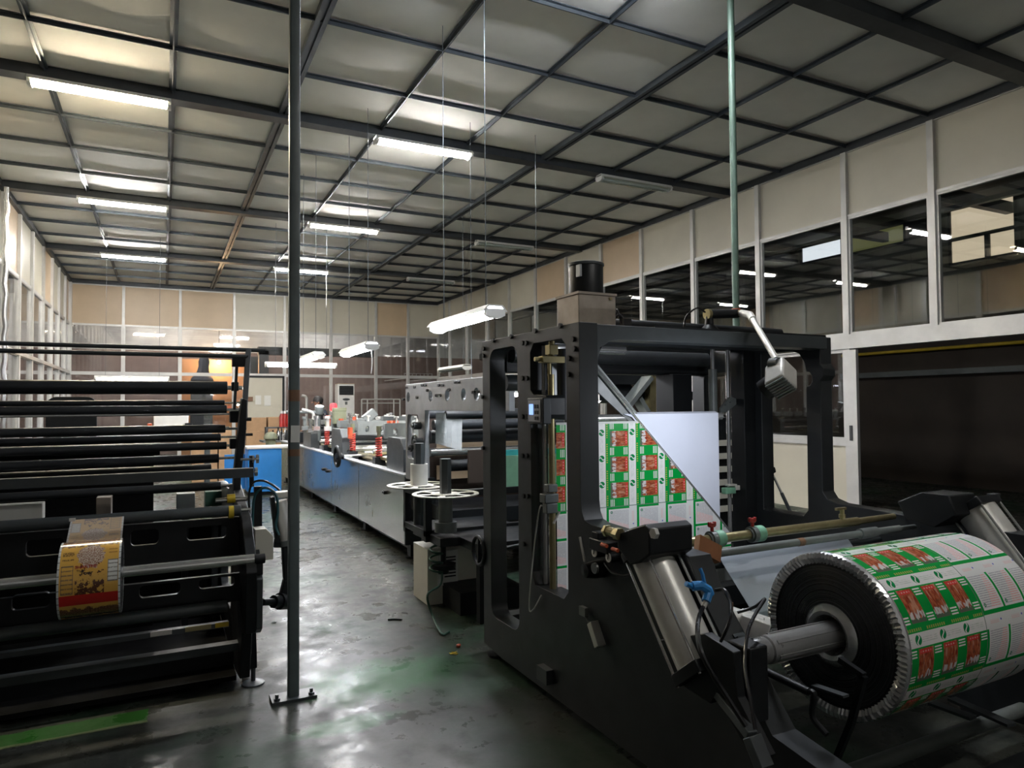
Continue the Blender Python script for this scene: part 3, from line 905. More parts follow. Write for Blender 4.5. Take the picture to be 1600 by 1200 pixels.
# white reverse: right of the fold
q = [(2.31, 1.44), (2.94, 1.44), (2.94, .81), (2.90, .85)]
quads = [([V(x, YP + .004, z) for x, z in ((2.31, 1.43), (2.94, 1.43), (2.94, df(0) - 2.94 + .0))], [(0, 0)] * 3),
         ([V(2.26, YP + .004, 1.445), V(2.94, YP + .004, 1.445), V(2.94, YP + .004, 1.43), V(2.31, YP + .004, 1.43)], [(0, 0)] * 4),
         ([V(2.26, YP + .03, 1.455), V(2.94, YP + .03, 1.455), V(2.94, YP + .004, 1.445), V(2.26, YP + .004, 1.445)], [(0, 0)] * 4)]
sheet('white_film_web', quads, 'white_film', 'white triangular reverse of the folded film beside the printed sheet', 'film')
one('turning_roller', 'chrome', lambda b: b.cyl((1.9, YP + .035, 1.425), (2.99, YP + .035, 1.425), .022, 18), fm)

# ---- crosswise rods with collars, silver film
YRD = 2.3
zr = aty(1167, 836, YRD).z
one('cross_rod', 'brass', lambda b: b.cyl((XI - .02, YRD, zr), (3.08, YRD, zr), .021, 18).cyl((3.08, YRD, zr), (3.43, YRD + .05, zr - .01), .016, 14), fm)
zr2 = aty(1280, 842, YRD - .06).z
one('cross_rod', 'slatelight', lambda b: b.cyl((XI, YRD - .07, zr2), (3.3, YRD - .07, zr2), .017, 18).cyl((3.0, YRD - .07, zr2), (3.12, YRD - .07, zr2), .025, 18).cyl((3.3, YRD - .07, zr2), (3.42, YRD - .07, zr2), .012, 12), fm)
for px in (1117, 1180):
    p = aty(px, 838, YRD); cx = p.x
    k = MB(); k.cyl((cx - .005, YRD, zr), (cx + .042, YRD, zr), .036, 24); k = k.build('stop_collar', 'mintgreen', fm, bevel=.003)
    one('collar_ring', 'slatelight', lambda b: b.cyl((cx - .03, YRD, zr), (cx - .005, YRD, zr), .036, 24).cyl((cx - .04, YRD, zr), (cx - .03, YRD, zr), .028, 20), k)
    one('wing_screw', 'red', lambda b: b.cyl((cx - .016, YRD, zr + .03), (cx - .016, YRD, zr + .055), .008, 10).cbox((cx - .016, YRD, zr + .062), .03, .014, .02).cbox((cx - .03, YRD, zr + .066), .014, .012, .02).cbox((cx - .002, YRD, zr + .066), .014, .012, .02), k, bevel=.003)
p = aty(1246, 836, YRD - .07); one('tape_band', 'tape', lambda b: b.cyl((p.x, YRD - .07, zr2), (p.x + .035, YRD - .07, zr2), .0185, 16), fm)
p = aty(1316, 806, YRD); one('needle_valve', 'brass', lambda b: b.cyl(p + V(0, 0, -.05), p + V(0, 0, .03), .011, 10).cbox(p + V(-.01, 0, .035), .07, .012, .012).cyl(p + V(0, 0, -.01), p + V(0, 0, .008), .016, 10), fm)
ZR3 = .775; YR3 = 2.41
one('guide_roller', 'slate', lambda b: b.cyl((1.98, YR3, ZR3), (3.1, YR3, ZR3), .028, 20).cyl((3.1, YR3, ZR3), (3.4, YR3, ZR3), .014, 12), fm)
xa, xb = 2.26, 3.13
prof = [(YR3 + .16, ZR3 + .005), (YR3 + .03, ZR3 + .03), (YR3, ZR3 + .031), (YR3 - .02, ZR3 + .024), (YR3 - .035, ZR3 + .005), (2.15, .555), (2.125, .50), (2.10, .44)]
quads = [([V(xa, *prof[i]), V(xb, *prof[i]), V(xb, *prof[i + 1]), V(xa, *prof[i + 1])], [(0, 0)] * 4) for i in range(len(prof) - 1)]
sheet('silver_film_web', quads, 'silver_film', 'plain silvery film sheet sloping down behind the big printed roll', 'film')

# ---- the printed roll on its shaft
RY, RZ, RR, RX0, RX1 = 1.8206, .6188, .3055, 2.28, 3.12
rl = thing('printed_film_roll', 'big roll of printed film with red seafood pictures on green, held in the machine arms', 'film roll', (2.7, RY, RZ - RR))
b = MB(); n = 72
vs, fs, uv = [], [], []
ROW = math.radians(37.7); A0 = math.radians(6.4)     # bottom edge of a white band
# a seam falls on the hidden far side
for i in range(n + 1):
    th = math.radians(-170) + 2 * math.pi * i / n
    for x in (RX0, RX1): vs.append((x, RY - RR * math.cos(th), RZ + RR * math.sin(th)))
for i in range(n):
    t0, t1 = [(math.radians(-170) + 2 * math.pi * k / n - A0) * .2013 / ROW + .2013 * 6 for k in (i, i + 1)]
    fs.append((2 * i, 2 * i + 1, 2 * i + 3, 2 * i + 2)); uv.append([(0, t0), (RX1 - RX0 + .006, t0), (RX1 - RX0 + .006, t1), (0, t1)])
b.add(vs, fs, uv); b.build('printed_film', 'seafood', rl, ang=60)
# crinkled silver rim and dark wound end
b = MB(); vs, fs = [], []; n = 300; rg = random.Random(3)
ringp = [(RR + .001, .012), (RR + .003, 0), (RR - .002, -.012), (RR - .02, -.016), (RR - .04, -.006)]
jit = [rg.uniform(0, 1) for _ in range(n)]
for i in range(n):
    th = 2 * math.pi * i / n
    for k, (r, x) in enumerate(ringp):
        w = (.0035 * math.sin(i * math.pi / 1.5 + jit[i]) + .003 * (jit[i] - .5)) if k in (2, 3, 4) else 0
        vs.append((RX0 + x + w, RY - (r + w * .6) * math.cos(th), RZ + (r + w * .6) * math.sin(th)))
m = len(ringp)
for i in range(n):
    for k in range(m - 1): fs.append((i * m + k, i * m + k + 1, ((i + 1) % n) * m + k + 1, ((i + 1) % n) * m + k))
b.add(vs, fs); b.build('crinkled_rim', 'crinkle', rl, ang=25)
b = MB(); b.lathe([(.085, .0), (.1, -.012), (.13, -.006), (.2, -.008), (RR - .03, -.003), (RR - .02, .004)], (RX0, RY, RZ), (1, 0, 0), 64)
b.build('wound_end', 'rollend', rl, origin=(RX0, RY, RZ))
b = MB(); b.lathe([(.3, .0), (.08, .0)], (RX1 - .001, RY, RZ), (1, 0, 0), 48); b.build('wound_end', 'rollend', rl, origin=(RX1, RY, RZ))
b = MB(); b.lathe([(.054, .05), (.075, -.02), (.09, -.03), (.108, -.02), (.12, .0)], (RX0, RY, RZ), (1, 0, 0), 40); b.build('core', 'crinkle', rl)
# air shaft and chuck
sh = MB(); sh.lathe([(.0001, -.44), (.04, -.44), (.046, -.43), (.046, -.36), (.044, -.355), (.05, -.35), (.05, .02), (.0001, .02)], (RX0, RY, RZ), (1, 0, 0), 28)
for k in range(6):
    a = k * math.pi / 3 + .3
    sh.bar((RX0 - .33, RY + math.cos(a) * .05, RZ + math.sin(a) * .05), (RX0, RY + math.cos(a) * .05, RZ + math.sin(a) * .05), .012, .006, (0, math.cos(a), math.sin(a)))
sh.build('air_shaft', 'dullsteel', fm)
one('air_shaft', 'dullsteel', lambda b: b.cyl((RX1, RY, RZ), (X1, RY, RZ), .045, 20), fm)
one('chuck_gear', 'slate', lambda b: b.plate([[(math.cos(i * math.pi / 20) * (.075 if i % 2 else .066), math.sin(i * math.pi / 20) * (.075 if i % 2 else .066)) for i in range(40)]], (1.785, RY, RZ), YU, ZU, (.05, 0, 0)), fm)

# ---- pneumatic cylinders on the arms
def aircyl(xc, top, bot, r, rods=True, mat='castalu'):
    """Cylinder body from top to bot in the plane x = xc."""
    top, bot = V(xc, *top), V(xc, *bot); d = (bot - top).normalized(); s = d.cross(XU).normalized(); L = (bot - top).length
    k = MB(); k.cyl(top, bot, r, 36); body = k.build('air_cylinder', mat, fm)
    w = r * 1.02
    for e, f in ((top - d * .035, .035), (bot, .04)):
        q = MB(); q.plate([rrect(-w, w, -w, w, .012, 3)], e, XU, s, d * f); q.build('cylinder_head', 'black', body, bevel=.002)
    for i, j in ((-1, -1), (1, -1), (1, 1), (-1, 1)):
        o = XU * i * w * .86 + s * j * w * .86
        one('tie_rod', 'chrome', lambda b: b.cyl(top + o - d * .04, bot + o + d * .045, .0055, 8), body)
    return body, top, bot, d, s


cyA = aircyl(1.66, (2.13, .935), (1.865, .60), .078)
body, top, bot, d, s = cyA
# pivot mount at the top
mt_ = MB(); mt_.plate([[(2.2, .95), (2.2, 1.0), (2.12, 1.035), (2.03, 1.065), (2.0, 1.05), (2.0, .96), (2.06, .92), (2.12, .9)]], (1.56, 0, 0), YU, ZU, (.2, 0, 0)); mt_.build('cylinder_mount', 'black', fm, bevel=.006)
p = atx(1025, 833, 1.555); one('pivot_bolt', 'castalu', lambda b: b.cyl(p, p - V(.015, 0, 0), .02, 6), fm)
p = atx(962, 833, 1.56); one('union_fitting', 'brass', lambda b: b.cyl(p, p + V(-.0, .05, 0), .018, 10).cyl(p + V(0, .05, 0), p + V(0, .065, 0), .024, 6).cyl(p + V(0, -.03, 0), p, .024, 6), fm)
# swing arm below
pts = [atx(px, py, 1.62) for px, py in ((1030, 1000), (1036, 1026), (1055, 1064), (1110, 1100), (1117, 1086), (1180, 1195), (1200, 1183), (1152, 1090), (1146, 1020), (1100, 990))]
one('swing_arm', 'black', lambda b: b.plate([[(p.y, p.z) for p in pts]], (1.62, 0, 0), YU, ZU, (.035, 0, 0)), fm, bevel=.003)
a = bot + d * .03; c = atx(1175, 1150, 1.60)
one('piston_rod', 'chrome', lambda b: b.cyl(a, a + (c - a) * .35, .012, 14), fm)
one('rod_clevis', 'slate', lambda b: b.bar(a + (c - a) * .3, c, .03, .035, (1, 0, 0)).bar(c, atx(1195, 1200, 1.60), .035, .05, (1, 0, 0)), fm, bevel=.003)
pb = atx(1161, 1042, 1.69)
one('bearing_housing', 'black', lambda b: b.box(1.67, 1.75, pb.y - .05, pb.y + .05, RZ - .14, RZ + .1), fm, bevel=.006)
# gear motor beside the chuck
a, c = aty(1112, 958, 2.06), aty(1190, 985, 1.93)
one('gear_motor', 'castalu', lambda b: b.cyl(a, c, .05, 24).bar(a + (c - a) * .55, c + (c - a) * .12, .1, .09), fm, bevel=.004)
p = aty(1132, 957, 1.98); one('motor_label', 'tape', lambda b: b.cbox(p + V(0, 0, .02), .07, .02, .03), fm)
# handles in front of the roll end
a, c, e, g = atx(1182, 1042, 1.84), atx(1272, 1085, 1.84), atx(1270, 1120, 1.84), atx(1292, 1148, 1.84)
one('latch_handle', 'black', lambda b: b.tube([a, a + (c - a) * .92], .013, 12).tube(curve([c - (c - a) * .08, c, e, g], 5), .01, 10), fm)
a, c, e, g = atx(1312, 1030, 2.12), atx(1350, 1056, 2.12), atx(1330, 1130, 2.12), atx(1295, 1215, 2.12)
one('latch_handle', 'black', lambda b: b.bar(a, c, .02, .02).bar(c, e, .02, .02).bar(e, g, .02, .02), fm)
a, c = atx(1272, 1071, 2.05), atx(1322, 1088, 2.05); one('latch_bar', 'slate', lambda b: b.bar(a, c, .03, .008), fm)
# right cylinder
cyB = aircyl(3.5, (1.97, .975), (1.69, .60), .088)
mt_ = MB(); mt_.plate([[(2.2, .92), (2.24, 1.0), (2.12, 1.06), (1.98, 1.06), (1.95, .97), (2.05, .9)]], (3.3, 0, 0), YU, ZU, (.2, 0, 0)); mt_.build('cylinder_mount', 'black', fm, bevel=.006)
p = aty(1553, 790, 1.98); one('flow_valve', 'slate', lambda b: b.cyl(p, p + V(0, 0, .04), .014, 10).cbox(p + V(.0, 0, .045), .06, .03, .03).cbox(p + V(-.01, 0, .0), .05, .03, .03), fm, bevel=.002)
p = aty(1475, 790, 2.12); one('flow_valve', 'black', lambda b: b.cbox(p, .06, .04, .04).cyl(p + V(-.07, 0, .01), p, .012, 8), fm)
a, c = aty(1548, 800, 1.97), aty(1557, 846, 1.85); one('air_tube', 'hose', lambda b: b.tube(curve([a, a + V(.02, 0, -.03), (a + c) / 2 + V(.015, 0, 0), c], 6), .006, 8), fm)
p = atx(1475, 812, X1 - .005); one('plate_stud', 'slate', lambda b: b.cyl(p, p - V(.02, 0, 0), .012, 10), fm)
# third, far cylinder hanging inside the right plate, with rod and foot
a, c = aty(1191, 697, 3.6), aty(1203, 733, 3.5)
k = one('air_cylinder', 'brass', lambda b: b.cyl(a, c, .026, 20), fm); d = (c - a).normalized()
one('cylinder_head', 'black', lambda b: b.cyl(c, c + d * .025, .036, 8).cyl(a, a - d * .03, .03, 8), k)
e, g = aty(1221, 770, 3.45), aty(1235, 800, 3.4)
one('piston_rod', 'chrome', lambda b: b.cyl(c, e, .008, 10), fm); one('rod_clevis', 'slate', lambda b: b.tube([e, e + (g - e) * .3, g], .012, 10).cbox(g + V(0, 0, -.03), .1, .08, .06), fm)
one('inner_ledge', 'slatelight', lambda b: b.box(3.05, 3.45, 3.25, 3.7, .3, .5), fm)
# gauges, regulators and lever on the left plate
for (px, py) in ((929, 863), (951, 871)):
    p = atx(px, py, X0 - .06)
    g = one('gauge', 'black', lambda b: b.cyl(p, p + V(.045, 0, 0), .024, 20), fm)
    one('dial', 'paper', lambda b: b.cyl(p + V(-.003, 0, 0), p, .02, 20), g)
    one('needle', 'black', lambda b: b.bar(p + V(-.005, .002, -.008), p + V(-.005, -.004, .013), .003, .002, (1, 0, 0)), g)
p = atx(927, 890, X0 - .05); one('speed_knob', 'black', lambda b: b.lathe([(.0001, -.05), (.03, -.045), (.038, 0), (.04, .05), (.0001, .05)], p, (1, 0, 0), 24), fm)
p = atx(928, 888, X0 - .1); one('knob_cap', 'steel', lambda b: b.cyl(p, p + V(.01, 0, 0), .023, 20), fm)
p = atx(943, 852, X0 - .04); one('air_manifold', 'black', lambda b: b.cbox(p, .06, .14, .05).cbox(p + V(0, .03, .04), .05, .05, .03), fm, bevel=.004)
for (px, py) in ((944, 852), (961, 859)):
    p = atx(px, py, X0 - .075); one('push_fitting', 'orange', lambda b: b.cyl(p + V(0, .02, 0), p + V(0, -.02, 0), .008, 10), fm)
a, c = atx(906, 839, X0 - .03), atx(914, 878, X0 - .03); one('lever', 'castalu', lambda b: b.tube([a, c], .006, 8), fm)
p = atx(932, 991, X0 - .02); one('limit_switch', 'castalu', lambda b: b.bar(p + V(0, .03, .045), p + V(0, -.03, -.045), .035, .045, (1, 0, 0)), fm, bevel=.003)
a = atx(912, 955, X0 - .02); c = atx(922, 978, X0 - .02)
one('switch_arm', 'slatelight', lambda b: b.tube([p + V(0, .03, .045), c, a], .005, 8).cbox(a, .02, .05, .04), fm)
a = atx(945, 880, X0 - .04)
one('air_tube', 'hose', lambda b: b.tube(curve([a, atx(955, 893, X0 - .05), atx(972, 899, X0 - .04), atx(985, 898, X0 - .03)], 6), .006, 8), fm)
# hand wheel shaft through the far opening
a, c = aty(812, 852, 3.86), aty(762, 862, 3.86)
one('hand_wheel', 'black', lambda b: b.torus(aty(748, 860, 3.9), (1, 0, .0), .085, .012).cyl(c - V(.03, 0, 0), a, .012, 10).bar(aty(748, 841, 3.9), aty(748, 880, 3.9), .015, .015), fm)
# levelling feet
for (y, ) in ((3.78,), (2.0,)):
    one('levelling_foot', 'black', lambda b: b.cyl((1.8, y, 0), (1.8, y, .015), .06, 20).cyl((1.8, y, .015), (1.8, y, .09), .014, 10), fm)
    one('levelling_foot', 'black', lambda b: b.cyl((3.5, y, 0), (3.5, y, .015), .06, 20).cyl((3.5, y, .015), (3.5, y, .09), .014, 10), fm)
# base rails under the roll
zz = .12
a, c = atz(1390, 1185, zz), atz(1600, 1112, zz)
one('base_rail', 'slatelight', lambda b: b.cyl((X0, a.y, zz), (X1, a.y, zz), .03, 18), fm)
for (p, q) in (((1475, 1105), (1510, 1118)), ((1515, 1104), (1565, 1126))):
    a, c = atz(*p, .2), atz(*q, .2)
    one('base_slat', 'slate', lambda b: b.bar(a + (a - c) * .6, c + (c - a) * .3, .05, .012, (0, 0, 1)), fm)
# lamp arm on the deck
q0, q1, q2, q3 = aty(1106, 491, 2.95), aty(1152, 490, 2.95), aty(1172, 492, 2.8), aty(1213, 562, 2.36)
one('lamp_base', 'black', lambda b: b.lathe([(.07, 0), (.065, .01), (.025, .05), (.02, .1)], V(q0.x + .01, 2.95, 1.895), (0, 0, 1), 20).cyl(q0, q1, .026, 20), fm)
one('lamp_arm', 'castalu', lambda b: b.tube([q1 + V(0, -.03, 0), q2, q2 + (q3 - q2) * .12], .02, 12).tube([q2 + (q3 - q2) * .1, q3], .0155, 12), fm)
one('arm_screw', 'brass', lambda b: b.cyl(q0 + V(-.01, 0, 0), q0 + V(.01, 0, 0), .03, 14), fm)
one('arm_screw', 'brass', lambda b: b.cyl(q1 + V(-.005, -.04, 0), q1 + V(-.005, .0, 0), .018, 12), fm)
one('arm_knuckle', 'slate', lambda b: b.cyl(q3 + V(-.0, -.02, -.02), q3 + V(0, .03, -.02), .03, 16), fm)
# ribbed lamp head
lc = aty(1220, 590, 2.33); ld = V(.62, 0, -.55).normalized(); lu = V(.55, 0, .62).normalized(); lw = V(0, 1, 0)
rot = Matrix.Rotation(math.radians(-24), 3, 'Z')
k = MB()
def obx(b, c, a, bb, cc, sa, sb, sc):
    vs = [c + a * i * sa + bb * j * sb + cc * l * sc for i in (-.5, .5) for j in (-.5, .5) for l in (-.5, .5)]
    b.add(vs, [(0, 1, 3, 2), (4, 6, 7, 5), (0, 4, 5, 1), (2, 3, 7, 6), (0, 2, 6, 4), (1, 5, 7, 3)])
e1, e2, e3 = V(.72, -.32, -.6).normalized(), None, None
e1 = V(.78, -.1, -.62).normalized(); e2 = V(.55, .5, .67); e2 = (e2 - e1 * e2.dot(e1)).normalized(); e3 = e1.cross(e2)
obx(k, lc, e1, e2, e3, .11, .145, .105); hd = k.build('lamp_head', 'castalu', fm, bevel=.012)
k = MB()
vw = (EYE - lc).normalized(); fx = max(((e1, .055, e2, .145, e3, .105), (e2, .0725, e1, .11, e3, .105), (e3, .0525, e1, .11, e2, .145)), key=lambda q: abs(q[0].dot(vw)))
for i in range(7): obx(k, lc + fx[0] * (fx[1] + .002) * (1 if fx[0].dot(vw) > 0 else -1) + fx[2] * (i - 3) * fx[3] * .135, fx[2], fx[4], fx[0], fx[3] * .06, fx[5] * .92, .014)
k.build('cooling_ribs', 'slatelight', hd)
# its lens looks away from us, at the film on the folding plate
ln = (V(2.3, 3.1, 1.0) - lc).normalized()
k = MB(); k.lathe([(.05, .05), (.052, .1), (.048, .1), (.046, .05)], lc, ln, 24); k.build('lens_hood', 'black', hd)
k = MB(); k.cyl(lc + ln * .058, lc + ln * .061, .045, 24); k.build('lit_lens', 'lens', hd)
la = bpy.data.lights.new('inspection_light', 'AREA'); la.shape = 'DISK'; la.size = .11; la.energy = 1.5; la.color = (.86, .91, 1)
lo = bpy.data.objects.new('inspection_light', la); COL.objects.link(lo); lo.location = lc + ln * .106 - wloc(fm); lo.parent = fm
lo.rotation_euler = ln.to_track_quat('-Z', 'Y').to_euler()
one('lamp_cable', 'hose', lambda b: b.tube(curve([q0 + V(-.02, 0, .01), q0 + V(-.08, 0, .03), q0 + V(-.14, .02, -.02), q0 + V(-.16, .02, -.1)], 6), .005, 6), fm)

# things on and around the film machine
p = aty(1152, 487, 2.9)
bx = thing('steel_gear_box', 'bare steel box standing on the top of the film machine', 'box', (1.92, 2.95, 1.89))
one('box_body', 'steelbox', lambda b: b.box(1.81, 2.03, 2.85, 3.06, 1.89, 2.045), bx, bevel=.004)
one('box_lid', 'steelbox', lambda b: b.box(1.805, 2.035, 2.845, 3.065, 2.045, 2.057), bx)
one('box_screw', 'brass', lambda b: b.cyl((1.995, 2.85, 2.03), (1.995, 2.84, 2.03), .008, 8), bx)
mo = thing('black_motor_drum', 'black drum standing on the bare steel box', 'motor', (1.925, 2.96, 2.057))
one('drum_body', 'black', lambda b: b.lathe([(.0001, 0), (.088, 0), (.088, .15), (.084, .157), (.0001, .157)], (1.925, 2.96, 2.057), (0, 0, 1), 40), mo)
one('drum_rim', 'slate', lambda b: b.lathe([(.088, .148), (.093, .15), (.093, .162), (.086, .165), (.08, .158)], (1.925, 2.96, 2.057), (0, 0, 1), 40), mo)
one('name_plate', 'greyplate', lambda b: b.cbox((1.848, 2.905, 2.17), .012, .035, .06), mo)
w0 = aty(955, 497, 2.95)
tag(one('wire_bundle', 'hose', lambda b: b.tube(curve([w0 + V(-.02, 0, -.0), w0 + V(-.01, 0, .06), w0 + V(.03, .02, .03), w0 + V(.05, .02, .05), w0 + V(.07, 0, -.03)], 6), .007, 6).tube(curve([w0 + V(-.03, .01, -.02), w0 + V(0, .03, .03), w0 + V(.02, .03, -.02), w0 + V(.05, .0, .02), w0 + V(.1, 0, -.03)], 6), .006, 6).cbox(w0 + V(.09, 0, -.02), .05, .04, .04)), 'tangle of black wires beside the bare steel box', 'wires')
o_ = aty(1152, 487, 4.06)
tag(one('orange_tape', 'orange', lambda b: b.cyl((4.09, 4.1, o_.z - .03), (4.09, 4.1, o_.z + .03), .034, 14)), 'orange tape wound on the green pole', 'tape')
p = aty(1240, 520, 3.35); tag(one('blue_dish', 'blue', lambda b: b.lathe([(.0001, 0), (.07, 0), (.09, .02), (.09, .026), (.0001, .022)], (p.x, 3.3, 1.893), (0, 0, 1), 24)), 'flat blue lid lying on top of the right frame plate', 'lid')
# brown card and air gun
c = aty(1106, 858, 2.12)
e1 = V(.8, -.1, -.42).normalized(); e2 = V(.42, .35, .8); e2 = (e2 - e1 * e2.dot(e1)).normalized(); e3 = e1.cross(e2)
k = MB(); obx(k, c, e1, e2, e3, .115, .07, .03); tag(k.build('brown_card', 'brownbox'), 'brown card box resting on the rod end beside the left cylinder', 'box')
g = thing('air_gun', 'sky blue air blow gun hanging beside the left cylinder', 'air gun', aty(1100, 930, 1.78))
one('gun_body', 'bluegun', lambda b: b.tube([aty(1082, 916, 1.8), aty(1096, 915, 1.79), aty(1106, 921, 1.78), aty(1109, 929, 1.78)], .016, 10).tube([aty(1108, 924, 1.78), aty(1103, 940, 1.77)], .015, 10), g)
one('gun_trigger', 'bluegun', lambda b: b.tube([aty(1094, 888, 1.8), aty(1098, 898, 1.79), aty(1101, 912, 1.79)], .006, 8).tube([aty(1072, 912, 1.8), aty(1084, 918, 1.8)], .009, 8), g)
one('hose_tail', 'castalu', lambda b: b.tube([aty(1103, 940, 1.77), aty(1099, 948, 1.77)], .009, 8), g)
tag(one('air_hose', 'hose', lambda b: b.tube(curve([aty(1099, 948, 1.77), aty(1092, 965, 1.72), aty(1090, 990, 1.64), aty(1096, 1020, 1.58), aty(1112, 1052, 1.56), aty(1130, 1080, 1.55), aty(1165, 1135, 1.5)], 8), .0075, 8)), 'black hose running down from the blue air gun', 'hose')
tag(one('air_hose', 'hose', lambda b: b.tube(curve([aty(1118, 922, 1.8), aty(1132, 922, 1.76), aty(1141, 940, 1.72), aty(1141, 965, 1.68), aty(1133, 988, 1.68), aty(1126, 1002, 1.7)], 8), .006, 8)), 'thin black hose looping beside the gear motor', 'hose')
tag(one('air_hose', 'hose', lambda b: b.tube(curve([aty(1152, 957, 1.9), aty(1180, 948, 1.86), aty(1195, 936, 1.8), aty(1180, 960, 1.72), aty(1168, 990, 1.66), aty(1164, 1040, 1.6), aty(1172, 1090, 1.54), aty(1180, 1140, 1.5)], 8), .006, 8)), 'black hose passing in front of the roll shaft', 'hose')

# ================================================================== LEFT MACHINE
lm = thing('roller_machine', 'long black roller machine on the left with a narrow yellow film roll', 'machine', (-.4, 4.3, 0))
LX0, LX1 = -1.55, .36


def roll(name, px, py, yy, r, mat, x1px=None, x0=None, stub=0):
    """Crosswise roller; axis passes through the pixel at depth yy, right end at pixel column x1px."""
    p = aty(px, py, yy); x1 = aty(x1px, py, yy).x if x1px else LX1
    k = MB(); k.cyl((x0 if x0 is not None else LX0, yy, p.z), (x1, yy, p.z), r, 24)
    o = k.build(name, mat, lm, bevel=.002)
    if stub: one('roller_journal', 'steel', lambda b: b.cyl((x1, yy, p.z), (x1 + stub, yy, p.z), r * .32, 12), o)
    return o, p.z, x1


# px, py, depth, radius, colour, right end column, journal
for a in ((355, 606, 4.7, .041, 'rubber', 355, .09), (351, 629.5, 4.8, .018, 'rubber', 351, .1), (354, 640, 4.6, .027, 'rubber', 354, .1),
          (354, 647, 4.5, .006, 'chrome', 372, 0), (352, 670, 4.5, .024, 'rubber', 352, .12), (345, 683, 4.6, .022, 'rubber', 345, .12),
          (354, 696, 4.4, .022, 'rubber', 354, .1), (342, 716, 4.5, .026, 'rubber', 342, .1), (345, 759, 4.4, .024, 'rubber', 345, .1),
          (345, 668, 4.9, .02, 'rubber', 345, .05), (300, 735, 4.6, .035, 'black', 330, .0), (300, 700, 4.9, .04, 'black', 250, .0)):
    roll('guide_roller', a[0], a[1], a[2], a[3], a[4], a[5], None, a[6])
# two pipes along the top
for (px, py, yy) in ((390, 547, 4.45), (386, 557, 4.35)):
    p = aty(px, py, yy)
    one('top_pipe', 'slate', lambda b: b.cyl((LX0, yy, p.z), (p.x + (.09 if py < 550 else 0), yy, p.z), .012, 12), lm)
# leaning post and carriers
pt, pb = aty(388, 547, 4.45), aty(378, 700, 4.3)
one('leaning_post', 'slate', lambda b: b.bar(pt, pb, .03, .035, (0, 1, 0)), lm, bevel=.003)
pt2, pb2 = aty(370, 572, 4.5), aty(366, 640, 4.5)
one('carrier_arm', 'slate', lambda b: b.bar(pt2, pb2, .016, .02, (0, 1, 0)), lm)
for (px, py, w, h, yy) in ((375, 564, .09, .07, 4.45), (367, 604, .04, .055, 4.6), (370, 651, .08, .07, 4.45), (366, 693, .05, .06, 4.4)):
    p = aty(px, py, yy); one('bearing_block', 'black', lambda b: b.cbox(p, w, .06, h), lm, bevel=.004)
post = [(378, 622), (386, 624), (384, 680), (377, 745), (372, 830), (362, 830), (366, 740), (372, 680)]
pp = [aty(x, y, 4.25) for x, y in post]
one('upright', 'black', lambda b: b.plate([[(p.x, p.z) for p in pp]], (0, 4.25, 0), XU, ZU, (0, .1, 0)), lm, bevel=.003)
p = aty(387, 655, 4.3); one('stud', 'black', lambda b: b.cyl(p + V(-.03, 0, 0), p + V(.02, 0, 0), .011, 10), lm)
p = aty(389, 679, 4.3); one('stud', 'black', lambda b: b.cyl(p + V(-.04, 0, 0), p + V(.02, 0, 0), .008, 10), lm)
# hand screws in front of the blue cabinet
for (px, py, big) in ((403, 717, 1), (401, 737, 0)):
    p = aty(px, py, 4.05)
    one('hand_screw', 'chrome', lambda b: b.cyl(p + V(-.09, 0, 0), p + V(-.01, 0, 0), .007, 10).cyl(p + V(-.01, 0, 0), p + V(.004, 0, 0), .024, 16).cyl(p + V(-.03, 0, 0), p + V(-.02, 0, 0), .02, 16), lm)
p0, p1 = aty(393, 712, 4.1), aty(393, 760, 4.1)
one('hinge_bar', 'black', lambda b: b.bar(p0, p1, .022, .03, (0, 1, 0)), lm)
# flat crossbar and lower beams with slots
pz = aty(396, 738, 4.0)
one('cross_bar', 'slate', lambda b: b.box(LX0, pz.x, 3.98, 4.03, pz.z - .025, pz.z + .025), lm, bevel=.003)
pz = aty(390, 779, 4.0); one('grip_rod', 'steel', lambda b: b.cyl((pz.x - .17, 4.0, pz.z), (pz.x, 4.0, pz.z), .013, 14), lm)
q = aty(361, 779, 4.0); one('brass_collar', 'yellow', lambda b: b.cyl((q.x - .02, 4.0, q.z), (q.x + .02, 4.0, q.z), .024, 16), lm)
_, zL, xLr = roll('guide_roller', 375, 797, 3.85, .028, 'slate', 376, None, .05)
q = aty(361, 800, 3.84); one('brass_collar', 'yellow', lambda b: b.cyl((q.x - .012, 3.84, q.z), (q.x + .012, 3.84, q.z), .032, 18), lm)


def slotbeam(y, zlo, zhi, slots, xr, mat='black'):
    k = MB(); k.plate([[(LX0, zlo), (xr, zlo), (xr, zhi), (LX0, zhi)]] + [rrect(*s, .02, 4) for s in slots], (0, y, 0), XU, ZU, (0, .03, 0))
    return k.build('slotted_beam', mat, lm, bevel=.002)


yb = 3.92
S = lambda x0, x1, y0, y1, yy: (aty(x0, y1, yy).x, aty(x1, y0, yy).x, aty(x1, y1, yy).z, aty(x1, y0, yy).z)
t_, u_ = aty(392, 806, yb), aty(392, 872, yb)
slotbeam(yb, u_.z, t_.z, [S(292, 354, 820, 840, yb), S(204, 248, 826, 850, yb), S(40, 100, 840, 866, yb)], u_.x)
t_, u_ = aty(380, 892, yb), aty(380, 935, yb)
slotbeam(yb - .04, u_.z, t_.z, [S(310, 366, 897, 912, yb), S(218, 282, 906, 925, yb), S(20, 80, 922, 945, yb)], u_.x)
p = aty(355, 940, 3.85); one('lower_tube', 'slate', lambda b: b.cyl((LX0, 3.85, p.z - .02), (p.x, 3.85, p.z - .02), .03, 18), lm)
p = aty(350, 975, 3.8); one('lower_rail', 'slate', lambda b: b.box(LX0, p.x + .02, 3.78, 3.82, p.z - .012, p.z + .012), lm)
